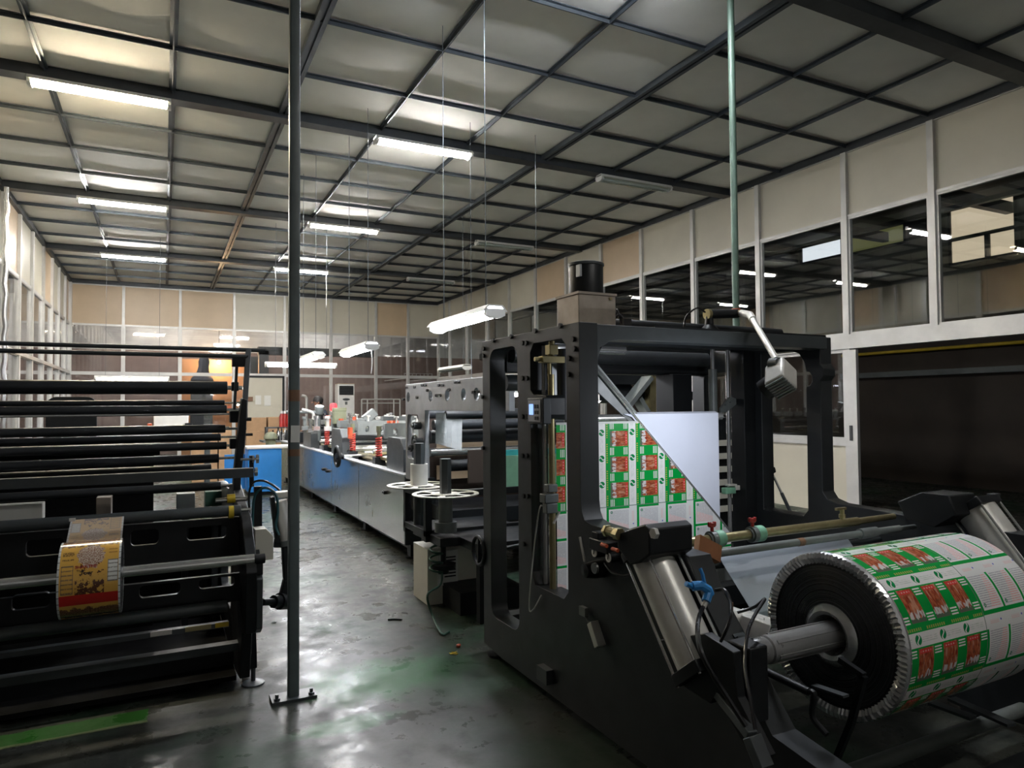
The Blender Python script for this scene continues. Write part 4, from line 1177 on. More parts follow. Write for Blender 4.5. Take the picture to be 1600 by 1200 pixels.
for (x, w, mt) in ((252, 30, 'castalu'), (310, 38, 'brass'), (347, 20, 'yellow')):
    q = aty(x, 975, 3.77); one('rail_label', mt, lambda b: b.box(q.x - w / 2 * .0031, q.x + w / 2 * .0031, 3.772, 3.78, p.z - .006, p.z + .016), lm)
p = aty(330, 1015, 3.95); one('lower_rail', 'slate', lambda b: b.box(LX0, .36, 3.93, 3.99, p.z - .02, p.z + .02), lm)
p = aty(300, 1050, 4.2); one('floor_rail', 'black', lambda b: b.box(LX0, .36, 4.2, 4.26, .06, .14), lm)
one('base_pan', 'soot', lambda b: b.box(LX0, .36, 4.02, 5.6, .035, .06), lm)  # dark sheet added as shade under the rollers
one('back_panel', 'soot', lambda b: b.box(LX0, aty(240, 760, 5.2).x, 5.2, 5.23, .06, aty(240, 690, 5.2).z), lm)  # dark sheets added as shade in the gaps between the beams
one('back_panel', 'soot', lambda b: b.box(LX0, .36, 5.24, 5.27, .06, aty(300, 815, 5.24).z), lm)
# right and left side plates
side = [(5.6, .06), (5.6, .95), (4.6, 1.0), (4.35, 1.05), (4.05, .98), (3.80, .93), (3.62, .80), (3.56, .70), (3.60, .40), (3.75, .36), (3.85, .1), (4.1, .06)]
for x in (.36, LX0 - .05):
    one('side_plate', 'black', lambda b: b.plate([side, rrect(4.4, 5.2, .3, .75, .08)], (x, 0, 0), YU, ZU, (.05, 0, 0)), lm, bevel=.004)
for x, y in ((.445, 4.02), (.4, 5.5), (LX0, 4.02)):
    one('levelling_foot', 'slate', lambda b: b.lathe([(.0001, .018), (.035, .016), (.058, .008), (.06, 0), (.0001, 0)], (x, y, 0), (0, 0, 1), 24).cyl((x, y, .01), (x, y, .14), .012, 12), lm)
one('foot_leg', 'black', lambda b: b.bar((.425, 4.0, .1), (.41, 3.95, .42), .07, .06, (0, 1, 0)), lm, bevel=.004)
a, c = aty(377, 1025, 4.1), aty(388, 1068, 4.1); one('drain_bottle', 'castalu', lambda b: b.cyl(a, a + (c - a) * .9, .026, 16).cyl(a, a - (c - a) * .12, .02, 12), lm)
one('front_bracket', 'slate', lambda b: b.plate([[(3.58, .66), (3.72, .78), (3.82, .76), (3.84, .45), (3.66, .38), (3.59, .42)]], (.41, 0, 0), YU, ZU, (.03, 0, 0)), lm, bevel=.004)
# chrome shaft with clamps
ys = 3.6; ps = aty(397, 873, ys)
one('chrome_shaft', 'chrome', lambda b: b.cyl((LX0, ys, ps.z), (ps.x, ys, ps.z), .024, 24).cyl((ps.x, ys, ps.z), (ps.x + .05, ys, ps.z), .014, 14), lm)
p = aty(404, 878, ys); one('shaft_clamp', 'black', lambda b: b.cyl((p.x - .02, ys, ps.z - .003), (p.x + .03, ys, ps.z - .003), .024, 16).cbox((p.x - .0, ys + .02, ps.z - .05), .04, .06, .06), lm, bevel=.003)
# beige box and air cylinder at the aisle end
p = aty(411, 850, 3.8); one('switch_box', 'ivory', lambda b: b.plate([[(-.045, -.075), (.045, -.075), (.045, .045), (.01, .085), (-.045, .085)]], (p.x, 3.75, p.z), XU, ZU, (0, .1, 0)), lm, bevel=.004)
ya = 4.0
a, c = aty(436, 783, ya), aty(449, 842, ya)
d = (c - a).normalized(); cy = one('air_cylinder', 'castalu', lambda b: b.cyl(a, c, .042, 28), lm)
one('cylinder_bracket', 'black', lambda b: b.bar(aty(425, 776, ya), aty(433, 846, ya), .02, .07, (0, 1, 0)).bar(aty(428, 848, ya), aty(466, 848, ya), .05, .03, (0, 1, 0)), cy, bevel=.003)
one('cylinder_head', 'ivory', lambda b: b.bar(aty(430, 773, ya), aty(462, 770, ya), .08, .03), cy, bevel=.003)
one('cylinder_head', 'slatelight', lambda b: b.cyl(c, c + d * .03, .046, 20), cy)
a1, c1 = aty(447, 852, ya), aty(450, 905, ya)
one('swing_lever', 'black', lambda b: b.bar(a1, c1, .05, .06, (0, 1, 0)).bar(c1, aty(440, 945, ya), .05, .06, (0, 1, 0)), lm, bevel=.008)
a1, c1 = aty(411, 941, ya - .1), aty(446, 939, ya)
one('lever_shaft', 'black', lambda b: b.cyl(a1, c1, .018, 14).cyl(a1 + (c1 - a1) * .45, a1 + (c1 - a1) * .75, .034, 20).cyl(a1 + (c1 - a1) * .7, c1 + (c1 - a1) * .15, .045, 20), lm)
one('hose_post', 'black', lambda b: b.bar(aty(403, 760, 3.98), aty(403, 825, 3.98), .04, .03, (0, 1, 0)), lm)
for (nm, mt, pts, lab) in (('air_hose', 'hose', ((391, 815), (389, 775), (395, 755), (410, 751), (425, 757), (437, 766)), 'black air hose arching over the left machine end'),
                           ('air_hose', 'tealhose', ((394, 822), (397, 780), (406, 765), (420, 763), (432, 775), (434, 800), (431, 822), (436, 836)), 'dark teal air hose looping beside the silver cylinder of the left machine')):
    tag(one(nm, mt, lambda b: b.tube(curve([aty(x, y, 3.96) for x, y in pts], 8), .006 if mt == 'hose' else .007, 8)), lab, 'hose')
# yellow label roll and its web
fr = thing('snack_film_roll', 'narrow roll of yellow printed snack film on the chrome shaft', 'film roll', (-.3, ys, .6))
xl, xr = aty(88, 905, ys - .16).x, aty(188, 900, ys - .16).x
R2 = .163; b = MB(); n = 60; vs, fs, uv = [], [], []
for i in range(n + 1):
    th = math.radians(-180) + 2 * math.pi * i / n
    for x in (xl, xr): vs.append((x, ys - R2 * math.cos(th), ps.z - .012 + R2 * math.sin(th)))
for i in range(n):
    t0, t1 = [(1.36 - math.radians(-180 + 360 * k / n)) * R2 + .76 for k in (i, i + 1)]
    fs.append((2 * i, 2 * i + 1, 2 * i + 3, 2 * i + 2)); uv.append([(0, t0), (1, t0), (1, t1), (0, t1)])
b.add(vs, fs, uv); lf = b.build('printed_film', 'label', fr, ang=60)
for x, s in ((xl, 1), (xr, -1)):
    k = MB(); k.lathe([(.026, 0), (R2 - .001, 0)], (x + s * .001, ys, ps.z - .012), (1, 0, 0), 40); k.build('wound_end', 'rollend', fr, origin=(x, ys, ps.z))


def text(s, size, mat, parent, place):
    """Lettering as mesh: place maps (a, b) text coordinates to world points."""
    cu = bpy.data.curves.new('lettering', 'FONT'); cu.body = s; cu.size = size; cu.align_x = 'CENTER'; cu.resolution_u = 2; cu.offset = size * .025
    o = bpy.data.objects.new('lettering', cu); COL.objects.link(o)
    me = bpy.data.meshes.new_from_object(o.evaluated_get(bpy.context.evaluated_depsgraph_get()))
    bpy.data.objects.remove(o); bpy.data.curves.remove(cu)
    k = MB(); k.add([place(v.co.x, v.co.y) for v in me.vertices], [tuple(p.vertices) for p in me.polygons])
    bpy.data.meshes.remove(me)
    return k.build('lettering', mat, parent)


def onroll(cx, arc):
    def f(a, b_):
        th = arc + b_ / R2
        return V(cx + a, ys - (R2 + .0012) * math.cos(th), ps.z - .012 + (R2 + .0012) * math.sin(th))
    return f
wd = xr - xl
text('SHAKTHI', .019, 'red', lf, onroll(xl + wd * .44, .47))
text('Toor', .022, 'black', lf, onroll(xl + wd * .46, .30))
text('The Best', .009, 'black', lf, onroll(xl + wd * .37, .40))
# web from the roll up to the roller behind
tp = V(0, ys + R2 * .35, ps.z - .012 + R2 * .94); up = V(0, 3.825, zL + .012)
quads = []; m = 6
for i in range(m):
    a, c = tp + (up - tp) * i / m, tp + (up - tp) * (i + 1) / m
    quads.append(([V(xl + .01, a.y, a.z), V(xr - .005, a.y, a.z), V(xr - .005, c.y, c.z), V(xl + .01, c.y, c.z)],
                  [(1, .02 + .23 * i / m), (0, .02 + .23 * i / m), (0, .02 + .23 * (i + 1) / m), (1, .02 + .23 * (i + 1) / m)]))
sheet('snack_film_web', quads, 'labelback', 'dull reverse of the snack film running from its roll up to the roller behind', 'film')
a = aty(113, 812, 3.78); tag(one('paper_tag', 'paper', lambda b: b.cbox(a, .025, .01, .014)), 'small cream paper tag on the roller above the snack film', 'paper')
# clutter inside the machine, behind the front beam
for (px, py, w, h, yy, mt, nm, lab) in ((30, 800, .22, .09, 4.5, 'paper', 'folded_sheet', 'pale torn sheet lying inside the left machine at the picture edge'),
                                      (290, 782, .11, .1, 5.0, 'slatelight', 'ribbed_box', 'grey ribbed box behind the left machine beams'),
                                      (336, 778, .13, .1, 5.2, 'dkgreen', 'green_box', 'dark green box behind the left machine beams'),
                                      (163, 790, .07, .1, 4.3, 'steelbox', 'drive_block', 'brownish metal block above the snack film')):
    p = aty(px, py, yy); tag(one(nm, mt, lambda b: b.cbox(p, w, .1, h), bevel=.004), lab, 'box' if 'box' in nm else ('paper' if 'sheet' in nm else 'block'))
    if yy > 4.6: one('support_leg', 'black', lambda b: b.box(p.x - .02, p.x + .02, yy - .02, yy + .02, 0, p.z - h / 2), [o for o in bpy.data.objects if o.get('label') == lab][0])
a = aty(348, 757, 4.6); tag(one('white_rag', 'paper', lambda b: b.sphere(a, .035, 10, 6, .7).sphere(a + V(.05, 0, -.01), .025, 8, 5, .6)), 'crumpled white rag behind the left machine', 'rag')

# ================================================================== LONG MACHINE along the aisle
bm_ = thing('pouch_making_machine', 'long steel bodied machine running down the aisle with red spring posts', 'machine', (2.8, 10, 0))
SX = 2.1; SX2 = 3.55; Z0, Z1 = .15, .81
# panels of the aisle side (two of them open onto blue paint)
for (y0, y1, mt) in ((6.5, 8.25, 'steel'), (8.27, 9.75, 'steel'), (9.77, 11.9, 'steel'), (11.92, 14.4, 'steel')):
    one('side_panel', mt, lambda b: b.box(SX, SX + .03, y0, y1, Z0, Z1), bm_, bevel=.004)
for px, py in ((507, 733), (513, 736), (604, 769)):
    p = atx(px, py, SX); one('latch', 'black', lambda b: b.cyl(p, p - V(.03, 0, 0), .022, 12).cbox(p - V(.03, 0, 0), .02, .06, .02), bm_)
one('end_panel', 'slate', lambda b: b.box(SX, SX2, 6.47, 6.5, Z0, Z1), bm_)
one('body', 'black', lambda b: b.box(SX + .03, SX2, 6.5, 14.4, Z0 + .02, Z1 - .05), bm_)
one('top_edge', 'greyplate', lambda b: b.box(SX - .01, SX + .1, 6.48, 14.4, Z1, Z1 + .022), bm_, bevel=.003)
one('base_rail', 'slatelight', lambda b: b.box(SX + .12, SX + .16, 6.6, 14.3, .06, .16), bm_)
for y in (6.6, 8.3, 9.9, 11.6, 13.4, 14.3):
    one('levelling_foot', 'black', lambda b: b.box(SX + .08, SX + .2, y - .05, y + .05, .02, .17).cyl((SX + .12, y, 0), (SX + .12, y, .02), .08, 16), bm_)
    one('levelling_foot', 'black', lambda b: b.box(SX2 - .2, SX2 - .08, y - .05, y + .05, .02, .17).cyl((SX2 - .12, y, 0), (SX2 - .12, y, .02), .08, 16), bm_)


def blockshape(y0, y1, h, x, w):
    c = min(.14, h * .3)
    return MB().plate([[(y0, Z1), (y1, Z1), (y1, Z1 + h - c * .6), (y1 - c * .6, Z1 + h), (y0 + c * .9, Z1 + h), (y0, Z1 + h - c)]], (x, 0, 0), YU, ZU, (w, 0, 0))


for (y0, y1, h) in ((6.7, 7.3, .36), (9.4, 10.05, .38), (11.6, 12.3, .36)):
    for x in (SX + .06, SX2 - .2):
        blockshape(y0, y1, h, x, .14).build('roller_stand', 'slate', bm_, bevel=.008)
    for dy, z, r, mt in ((.12, .1, .055, 'steel'), (.3, .12, .06, 'rubber'), (.22, .27, .06, 'rubber')):
        one('nip_roller', mt, lambda b: b.cyl((SX + .2, y0 + dy, Z1 + z), (SX2 - .2, y0 + dy, Z1 + z), r, 20), bm_)
# beds and rails between
one('web_bed', 'brass', lambda b: b.box(SX + .2, SX2 - .2, 7.3, 8.85, Z1 + .02, Z1 + .04), bm_)
one('web_bed', 'olive', lambda b: b.box(SX + .2, SX2 - .2, 9.4, 11.15, Z1 + .02, Z1 + .05), bm_)
for (y, z) in ((7.45, .12), (7.8, .09), (8.2, .14), (8.6, .1), (9.6, .1), (10.2, .16), (10.8, .1)):
    one('guide_roller', 'steel', lambda b: b.cyl((SX + .16, y, Z1 + z), (SX2 - .16, y, Z1 + z), .028, 16), bm_)
for x in (SX + .15, SX2 - .17):
    one('guide_rail', 'brass', lambda b: b.bar((x, 7.3, Z1 + .09), (x, 8.85, Z1 + .09), .02, .03).bar((x, 9.4, Z1 + .09), (x, 11.2, Z1 + .09), .02, .03), bm_)
# spring posts
for (px, py) in ((592, 709), (551, 701), (511, 693), (486, 687)):
    p = atx(px, py, SX + .14); y = p.y
    for x in (SX + .14, SX2 - .14):
        k = MB(); k.cyl((x, y, Z1), (x, y, 1.24), .022, 12).cyl((x, y, 1.2), (x, y, 1.27), .03, 12); po = k.build('spring_post', 'olive', bm_)
        k = MB(); k.tube([(x + .032 * math.cos(i * .8), y + .032 * math.sin(i * .8), Z1 + .10 + i * .0036) for i in range(64)], .011, 6); k.build('spring', 'redspring', po)
        one('post_base', 'black', lambda b: b.box(x - .06, x + .06, y - .06, y + .06, Z1, Z1 + .1), po)
    one('bridge_beam', 'slatelight', lambda b: b.plate([[(SX + .2, 1.12), (SX2 - .2, 1.12), (SX2 - .2, 1.3), (SX + .2, 1.3)]] + [rrect(SX + .3 + i * .2, SX + .35 + i * .2, 1.16, 1.24, .02, 3) for i in range(4)], (0, y - .04, 0), XU, ZU, (0, .05, 0)), bm_)
    for i in range(4): one('bridge_screw', 'castalu', lambda b: b.cyl((SX + .35 + i * .25, y, 1.3), (SX + .35 + i * .25, y, 1.37), .012, 8).cyl((SX + .35 + i * .25, y, 1.36), (SX + .35 + i * .25, y, 1.38), .03, 10), bm_)
p = atx(527, 715, SX - .1)
hw = one('hand_wheel', 'black', lambda b: b.torus((SX - .1, p.y, .86), (1, 0, 0), .12, .025, 28, 10).cyl((SX - .12, p.y, .86), (SX - .02, p.y, .86), .04, 16).bar((SX - .1, p.y - .1, .86), (SX - .1, p.y + .1, .86), .03, .03), bm_)
one('wheel_shaft', 'steel', lambda b: b.cyl((SX - .1, p.y, .86), (SX + .3, p.y, .86), .018, 12), hw)
# upper deck of actuators at the far end: knobs, regulators, small cylinders
rg = random.Random(11)
for q in ((.15, 9.9, 10.1, 1.2, 1.3), (.15, 11.8, 12.0, 1.2, 1.28), (.2, 7.9, 8.0, 1.33, 1.38)): one('upper_deck', 'slatelight', lambda b: b.box(SX + q[0], SX2 - .1, *q[1:]), bm_)
for (px, py, yy) in ((513, 653, 10.0), (533, 658, 10.0), (553, 655, 10.0), (609, 662, 8.2), (618, 656, 8.2), (547, 672, 9.0)):
    p = aty(px, py, yy); one('regulator_knob', 'orange', lambda b: b.cyl(p + V(0, 0, -.06), p + V(0, 0, .035), .034, 14).cbox(p + V(0, 0, -.08), .05, .05, .06), bm_)
for k in range(16):
    px = 476 + k * 9; yy = rg.uniform(9.5, 12.5); p = aty(px, rg.uniform(650, 662), yy)
    one('small_cylinder', rg.choice(['castalu', 'steel', 'black', 'slatelight', 'chrome']), lambda b: b.cyl(p + V(0, 0, -.1), p + V(0, 0, .03), .025, 10).cyl(p + V(0, 0, .02), p + V(0, 0, .06), .04, 10).cbox(p + V(0, 0, -.12), .09, .07, .06), bm_)
for (pts) in (((580, 642), (590, 655), (595, 668)), ((603, 652), (617, 652), (625, 660)), ((472, 640), (488, 645), (490, 655))):
    one('air_pipe', 'castalu', lambda b: b.tube(curve([aty(x, y, 10.4) for x, y in pts], 6), .022, 8), bm_)
p = aty(577, 650, 9.3); one('valve_block', 'slatelight', lambda b: b.bar(p + V(-.07, 0, -.06), p + V(.08, .0, .06), .12, .1, (0, 1, 0)).cbox(p + V(-.12, 0, -.08), .1, .1, .1), bm_, bevel=.01)
p = aty(530, 652, 10.6); one('control_box', 'olive', lambda b: b.cbox(p, .18, .15, .2).cbox(p + V(0, 0, .12), .19, .16, .05), bm_, bevel=.006)
for q in range(10):
    x = rg.uniform(SX + .2, SX2 - .3); y = rg.uniform(12, 14.2)
    one('drive_unit', rg.choice(['black', 'slate', 'castalu']), lambda b: b.box(x, x + rg.uniform(.1, .25), y, y + .2, Z1, Z1 + rg.uniform(.15, .4)), bm_, bevel=.006)
# beacon
p = aty(521, 637, 11.5)
be = one('warning_beacon', 'beacon', lambda b: b.lathe([(.05, 0), (.058, .02), (.058, .09), (.045, .12), (.0001, .125)], p + V(0, 0, -.05), (0, 0, 1), 18), bm_)
one('beacon_pole', 'white', lambda b: b.cyl(p + V(0, 0, -.28), p + V(0, 0, -.05), .018, 10).cyl(p + V(0, 0, -.07), p + V(0, 0, -.05), .045, 14), be)
# ring magnifier lamp on its jointed arm
p = aty(499, 639, 11.0)
mg = thing('magnifier_lamp', 'grey inspection lamp with a bright round lens over the far machine', 'lamp', p)
one('lamp_drum', 'slatelight', lambda b: b.lathe([(.066, .05), (.072, .04), (.068, -.07), (.05, -.09), (.0001, -.09)], p, (0, -.35, 1), 20), mg)
one('lens', 'lens', lambda b: b.lathe([(.066, .045), (.04, .052), (.0001, .052)], p, (0, -.35, 1), 20), mg)
one('lamp_arm', 'slatelight', lambda b: b.cyl(p + V(-.04, 0, -.05), p + V(-.5, 0, -.04), .024, 10), mg)
one('lamp_post', 'slatelight', lambda b: b.cyl(p + V(.0, .02, -.08), p + V(.02, .1, -.5), .024, 10), mg)

# ---- pale grey frame at its head
gf = thing('grey_roller_frame', 'pale grey machine frame with round holes between the long machine and the dark one', 'machine', (2.75, 5.6, 0))
for x in (SX, SX2 - .05):
    ye = 4.2 if x == SX else 5.5
    lp = [[(6.45, .8), (6.45, 1.71), (ye, 1.71), (ye, 1.46), (5.9, 1.46), (5.9, .8)]]
    holes = [disc(yy, 1.585, .05, 18) for yy in (6.37, 5.75, 5.35, 5.0, 4.75, 4.45) if yy > ye + .1] + [rrect(6.08, 6.4, 1.0, 1.42, .03)]
    one('side_plate', 'greyplate' if x == SX else 'slate', lambda b: b.plate(lp + holes, (x, 0, 0), YU, ZU, (.045, 0, 0)), gf, bevel=.003)
for (px, py) in ((636, 606), (648, 605), (660, 602), (665, 602), (668, 610), (686, 602), (692, 602), (712, 597), (717, 597), (702, 609), (630, 624), (652, 621), (682, 618), (688, 618), (740, 613), (747, 612)):
    p = atx(px, py, SX); one('bolt_slot', 'black', lambda b: b.cyl(p + V(.01, -.015, 0), p + V(-.008, -.015, 0), .012, 8).cyl(p + V(.01, .015, 0), p + V(-.008, .015, 0), .012, 8), gf)
for yy, z, r, mt in ((6.2, 1.42, .05, 'rubber'), (5.8, 1.33, .045, 'rubber'), (5.5, 1.42, .035, 'black'), (5.9, 1.22, .06, 'rubber'), (5.9, 1.08, .04, 'steel'), (5.6, .98, .05, 'black'), (6.3, 1.12, .05, 'black')):
    one('guide_roller', mt, lambda b: b.cyl((SX + .045, yy, z), (SX2 - .05, yy, z), r, 20), gf)
one('tan_web', 'tan', lambda b: b.box(SX + .15, SX2 - .15, 6.0, 6.004, 1.1, 1.25).box(SX + .15, SX2 - .15, 6.0, 6.004, .82, .95), gf)
for x, y in ((SX, 5.9), (SX2 - .1, 5.9), (SX, 5.4)): one('leg', 'black', lambda b: b.box(x, x + .1, y, y + .1, 0, .85 if y > 5.5 else .5), gf)
one('cross_plate', 'darkbrown', lambda b: b.box(SX + .05, SX2 - .05, 6.1, 6.14, .5, 1.38), gf)
one('lower_frame', 'black', lambda b: b.box(SX + .05, SX2 - .05, 5.4, 6.44, .5, .62), gf)
for (px, py) in ((657, 665), (660, 690), (652, 700)):
    p = atx(px, py, SX - .01); one('side_fitting', 'slate', lambda b: b.cyl(p, p - V(.07, 0, 0), .035, 14).cyl(p - V(.05, 0, 0), p - V(.09, 0, 0), .018, 10), gf)
p = atx(648, 692, SX - .05); one('idler_wheel', 'slatelight', lambda b: b.torus(p, (1, 0, 0), .07, .012, 20, 6).cyl(p, p + V(.06, 0, 0), .02, 12), gf)
a, c, e, g = aty(681, 645, 5.5), aty(722, 646, 5.5), aty(721, 704, 5.45), aty(681, 693, 5.45)
N = 5; quads = []
for i in range(N):
    f0, f1 = i / N, (i + 1) / N
    q = [a.lerp(c, f0), a.lerp(c, f1), g.lerp(e, f1), g.lerp(e, f0)]
    for k in q: k.y += rg.uniform(-.01, .01)
    quads.append((q, [(0, 0)] * 4))
sheet('clear_film_strip', quads, 'clearfilm', 'crumpled clear film strip hanging inside the pale grey frame', 'film')

# ---- reels on the aisle side
def reel(lab, c, R, hub, hub_r, hub_h, mat):
    t = thing('film_reel', lab, 'reel', c, 'flat six spoked reels')
    c = Vector(c)
    holes = []
    for k in range(6):
        a0, a1 = k * math.pi / 3 + .14, (k + 1) * math.pi / 3 - .14
        holes.append([(math.cos(a0 + (a1 - a0) * i / 5) * R * .86, math.sin(a0 + (a1 - a0) * i / 5) * R * .86) for i in range(6)] + [(math.cos(a1 - (a1 - a0) * i / 3) * R * .45, math.sin(a1 - (a1 - a0) * i / 3) * R * .45) for i in range(4)])
    one('reel_disc', 'ivory', lambda b: b.plate([disc(0, 0, R, 40)] + holes, c, XU, YU, (0, 0, .008)), t, bevel=.002)
    one('spindle', mat, lambda b: b.cyl(c + V(0, 0, .008), c + V(0, 0, hub), .042, 6), t)
    if hub_h: one('cardboard_tube', 'white', lambda b: b.lathe([(hub_r - .012, .008), (hub_r, .008), (hub_r, hub_h), (hub_r - .012, hub_h), (hub_r - .012, .008)], c, (0, 0, 1), 28), t)
    return t


reel('flat spoked reel carrying a white tube, the farther of the two', (1.78, 5.135, .88), .25, .33, .068, .17, 'slate')
reel('flat spoked reel with a bare dark spindle, the nearer of the two', (1.81, 4.65, .865), .24, .255, .05, 0, 'slate')
rs = thing('reel_stand', 'black open frame carrying the two flat reels beside the aisle', 'stand', (2.0, 4.9, 0))
one('spindle_hub', 'slatelight', lambda b: b.cyl((1.81, 4.65, .66), (1.81, 4.65, .865), .05, 24).cyl((1.81, 4.65, .6), (1.81, 4.65, .67), .08, 24), rs)
one('spindle_hub', 'slate', lambda b: b.cyl((1.78, 5.135, .55), (1.78, 5.135, .88), .045, 20), rs)
fr_ = MB()
for z in (.56, .84): fr_.box(1.72, 2.95, 4.82, 4.87, z - .025, z + .025).box(1.72, 1.77, 4.82, 5.35, z - .025, z + .025)
fr_.box(1.72, 1.77, 4.82, 4.87, .5, .86).box(1.72, 1.77, 5.3, 5.35, .5, .86).box(1.9, 2.5, 4.3, 5.4, .5, .56).box(1.75, 1.9, 4.6, 5.2, .5, .56)
fr_.build('open_frame', 'black', rs, bevel=.003)
for x, y in ((1.98, 4.4), (2.36, 5.35), (2.45, 4.4), (2.47, 5.35)): one('leg', 'black', lambda b: b.box(x - .03, x + .03, y - .03, y + .03, 0, .5), rs)
one('lower_disc', 'black', lambda b: b.cyl((1.83, 4.75, .32), (1.83, 4.75, .35), .09, 24).cyl((1.83, 4.75, .35), (1.83, 4.75, .52), .02, 12).cyl((1.83, 4.75, .28), (1.83, 4.75, .32), .04, 16), rs)
# tall tube and boxes behind the reels
p = aty(738, 752, 5.4); one('board', 'darkbrown', lambda b: b.box(p.x - .03, p.x + .25, 5.4, 5.43, .84, 1.12), rs)
# beige cabinet under the reels, vents, coiled hose
q = atz(653, 897, 0); q2 = atz(682, 907, 0)
cb = thing('beige_cabinet', 'beige cabinet with slotted vents standing on the floor below the reels', 'cabinet', (1.95, 5.0, 0))
one('cabinet_body', 'ivory', lambda b: b.box(1.78, 2.3, 4.95, 5.28, .0, .42), cb, bevel=.004)
one('front_panel', 'white', lambda b: b.box(1.86, 2.02, 4.935, 4.95, .14, .40), cb)
for i in range(7): one('vent_slot', 'black', lambda b: b.box(1.91, 2.0, 4.93, 4.936, .2 + i * .024, .21 + i * .024), cb)
one('plinth', 'black', lambda b: b.box(1.9, 2.4, 4.6, 4.95, 0, .16), cb)
hz = aty(668, 842, 4.62); pts = []
for i in range(40):
    a = i / 40 * 2 * math.pi * 3
    pts.append(V(1.755 + .045 * math.cos(a), 4.70 + .045 * math.sin(a), .50 - i / 40 * .2))
end = [atz(690, 990, .012), atz(702, 987, .012)]
pts += curve([pts[-1], pts[-1] + V(-.03, -.03, -.08), atz(668, 930, .2), atz(676, 962, .06), end[0], end[1]], 8)[1:]
tag(one('coiled_hose', 'dkgreen', lambda b: b.tube(pts, .008, 8)), 'dark green coiled air hose hanging from the reel stand down to the floor', 'hose')

# ================================================================== behind the film machine
fb = thing('brown_machine_frame', 'dark machine frame with slanted struts seen through the film machine', 'machine', (4.6, 7, 0))
YB2 = 6.2
P = lambda x, y: aty(x, y, YB2)
one('strut', 'slatelight', lambda b: b.bar(P(1012, 590), P(975, 637), .05, .18, (0, 1, 0)), fb)
one('strut', 'slatelight', lambda b: b.bar(P(995, 622), P(1015, 655), .05, .14, (0, 1, 0)), fb)
one('strut', 'slatelight', lambda b: b.bar(P(1062, 612), P(1036, 655), .05, .12, (0, 1, 0)), fb)
a = P(1018, 588); one('post', 'brass', lambda b: b.box(a.x - .06, a.x + .06, YB2 - .05, YB2 + .05, 0, a.z), fb)
a = P(980, 600); one('cross_beam', 'black', lambda b: b.box(a.x - .3, a.x + 1.3, YB2 + .1, YB2 + .2, a.z - .18, a.z - .08).box(a.x - .3, a.x + .4, YB2 + .1, YB2 + .3, a.z, a.z + .12), fb)
a, c = P(965, 610), P(1010, 610); one('big_roller', 'slate', lambda b: b.cyl(a + V(0, .4, 0), c + V(0, .4, 0), .14, 24), fb)
for (px, py, mt) in ((1035, 588, 'tan'), (1043, 590, 'brass'), (1050, 610, 'blue'), (1018, 572, 'brass'), (1030, 572, 'black')):
    a = P(px, py); one('valve', mt, lambda b: b.cbox(a, .07, .07, .12).cyl(a, a + V(0, 0, -.15), .012, 8), fb, bevel=.004)
one('air_tube', 'hose', lambda b: b.tube(curve([P(1030, 612), P(1034, 628), P(1040, 630), P(1042, 612)], 6), .01, 6), fb)
# shelves against the right wall seen at the right of the white film
sf = thing('tray_stack', 'stack of pale trays beside the right wall seen past the white film', 'trays', (5.4, 5.6, 0))
a = aty(1130, 700, 5.6)
one('rack', 'black', lambda b: b.box(a.x - .25, a.x + .35, 5.6, 6.1, 0, 1.35), sf)
for i in range(6): one('tray', 'ivory', lambda b: b.box(a.x - .2, a.x + .2, 5.57, 5.61, .35 + i * .14, .41 + i * .14), sf)
# mint and teal sheets glimpsed through the left opening
a = aty(796, 708, 4.85); tag(one('mint_board', ['mint'], lambda b: b.box(a.x - .1, a.x + .45, 4.825, 4.84, .866, aty(796, 712, 4.83).z)), 'mint green board seen through the opening of the dark side plate', 'board')
tag(one('teal_board', ['teal'], lambda b: b.box(a.x - .1, a.x + .45, 4.845, 4.86, .866, aty(796, 703, 4.85).z)), 'teal board standing behind the mint one', 'board')

# ================================================================== far end of the room
ac = thing('air_conditioner', 'white floor standing air conditioner by the back glass', 'air conditioner', (4.2, 21.0, 0))
ya = 20.6; a, c = aty(528, 600, ya), aty(554, 600, ya)
AX0, AX1, AZ = a.x, c.x, a.z
one('cabinet', 'white', lambda b: b.box(AX0, AX1, ya, ya + .4, 0, AZ), ac, bevel=.012)
one('top_rim', 'tan', lambda b: b.box(AX0, AX1, ya - .004, ya + .38, AZ, AZ + .015), ac)
zz0, zz1 = aty(540, 617, ya).z, aty(540, 603, ya).z
one('air_grille', 'black', lambda b: b.box(AX0 + .04, AX1 - .04, ya - .012, ya, zz0, zz1), ac)
for i in range(5): one('louvre', 'slate', lambda b: b.box(AX0 + .04, AX1 - .04, ya - .022, ya - .01, zz0 + (zz1 - zz0) * (i + .4) / 5.4, zz0 + (zz1 - zz0) * (i + .6) / 5.4), ac)
a = aty(541, 624, ya); one('badge', 'slate', lambda b: b.plate([[(math.cos(t) * .11, math.sin(t) * .035) for t in [i * math.pi / 10 for i in range(20)]]], a + V(0, -.008, 0), XU, ZU, (0, .008, 0)), ac)
a = aty(541, 630, ya); one('display', 'slatelight', lambda b: b.cbox(a, .07, .01, .09), ac)
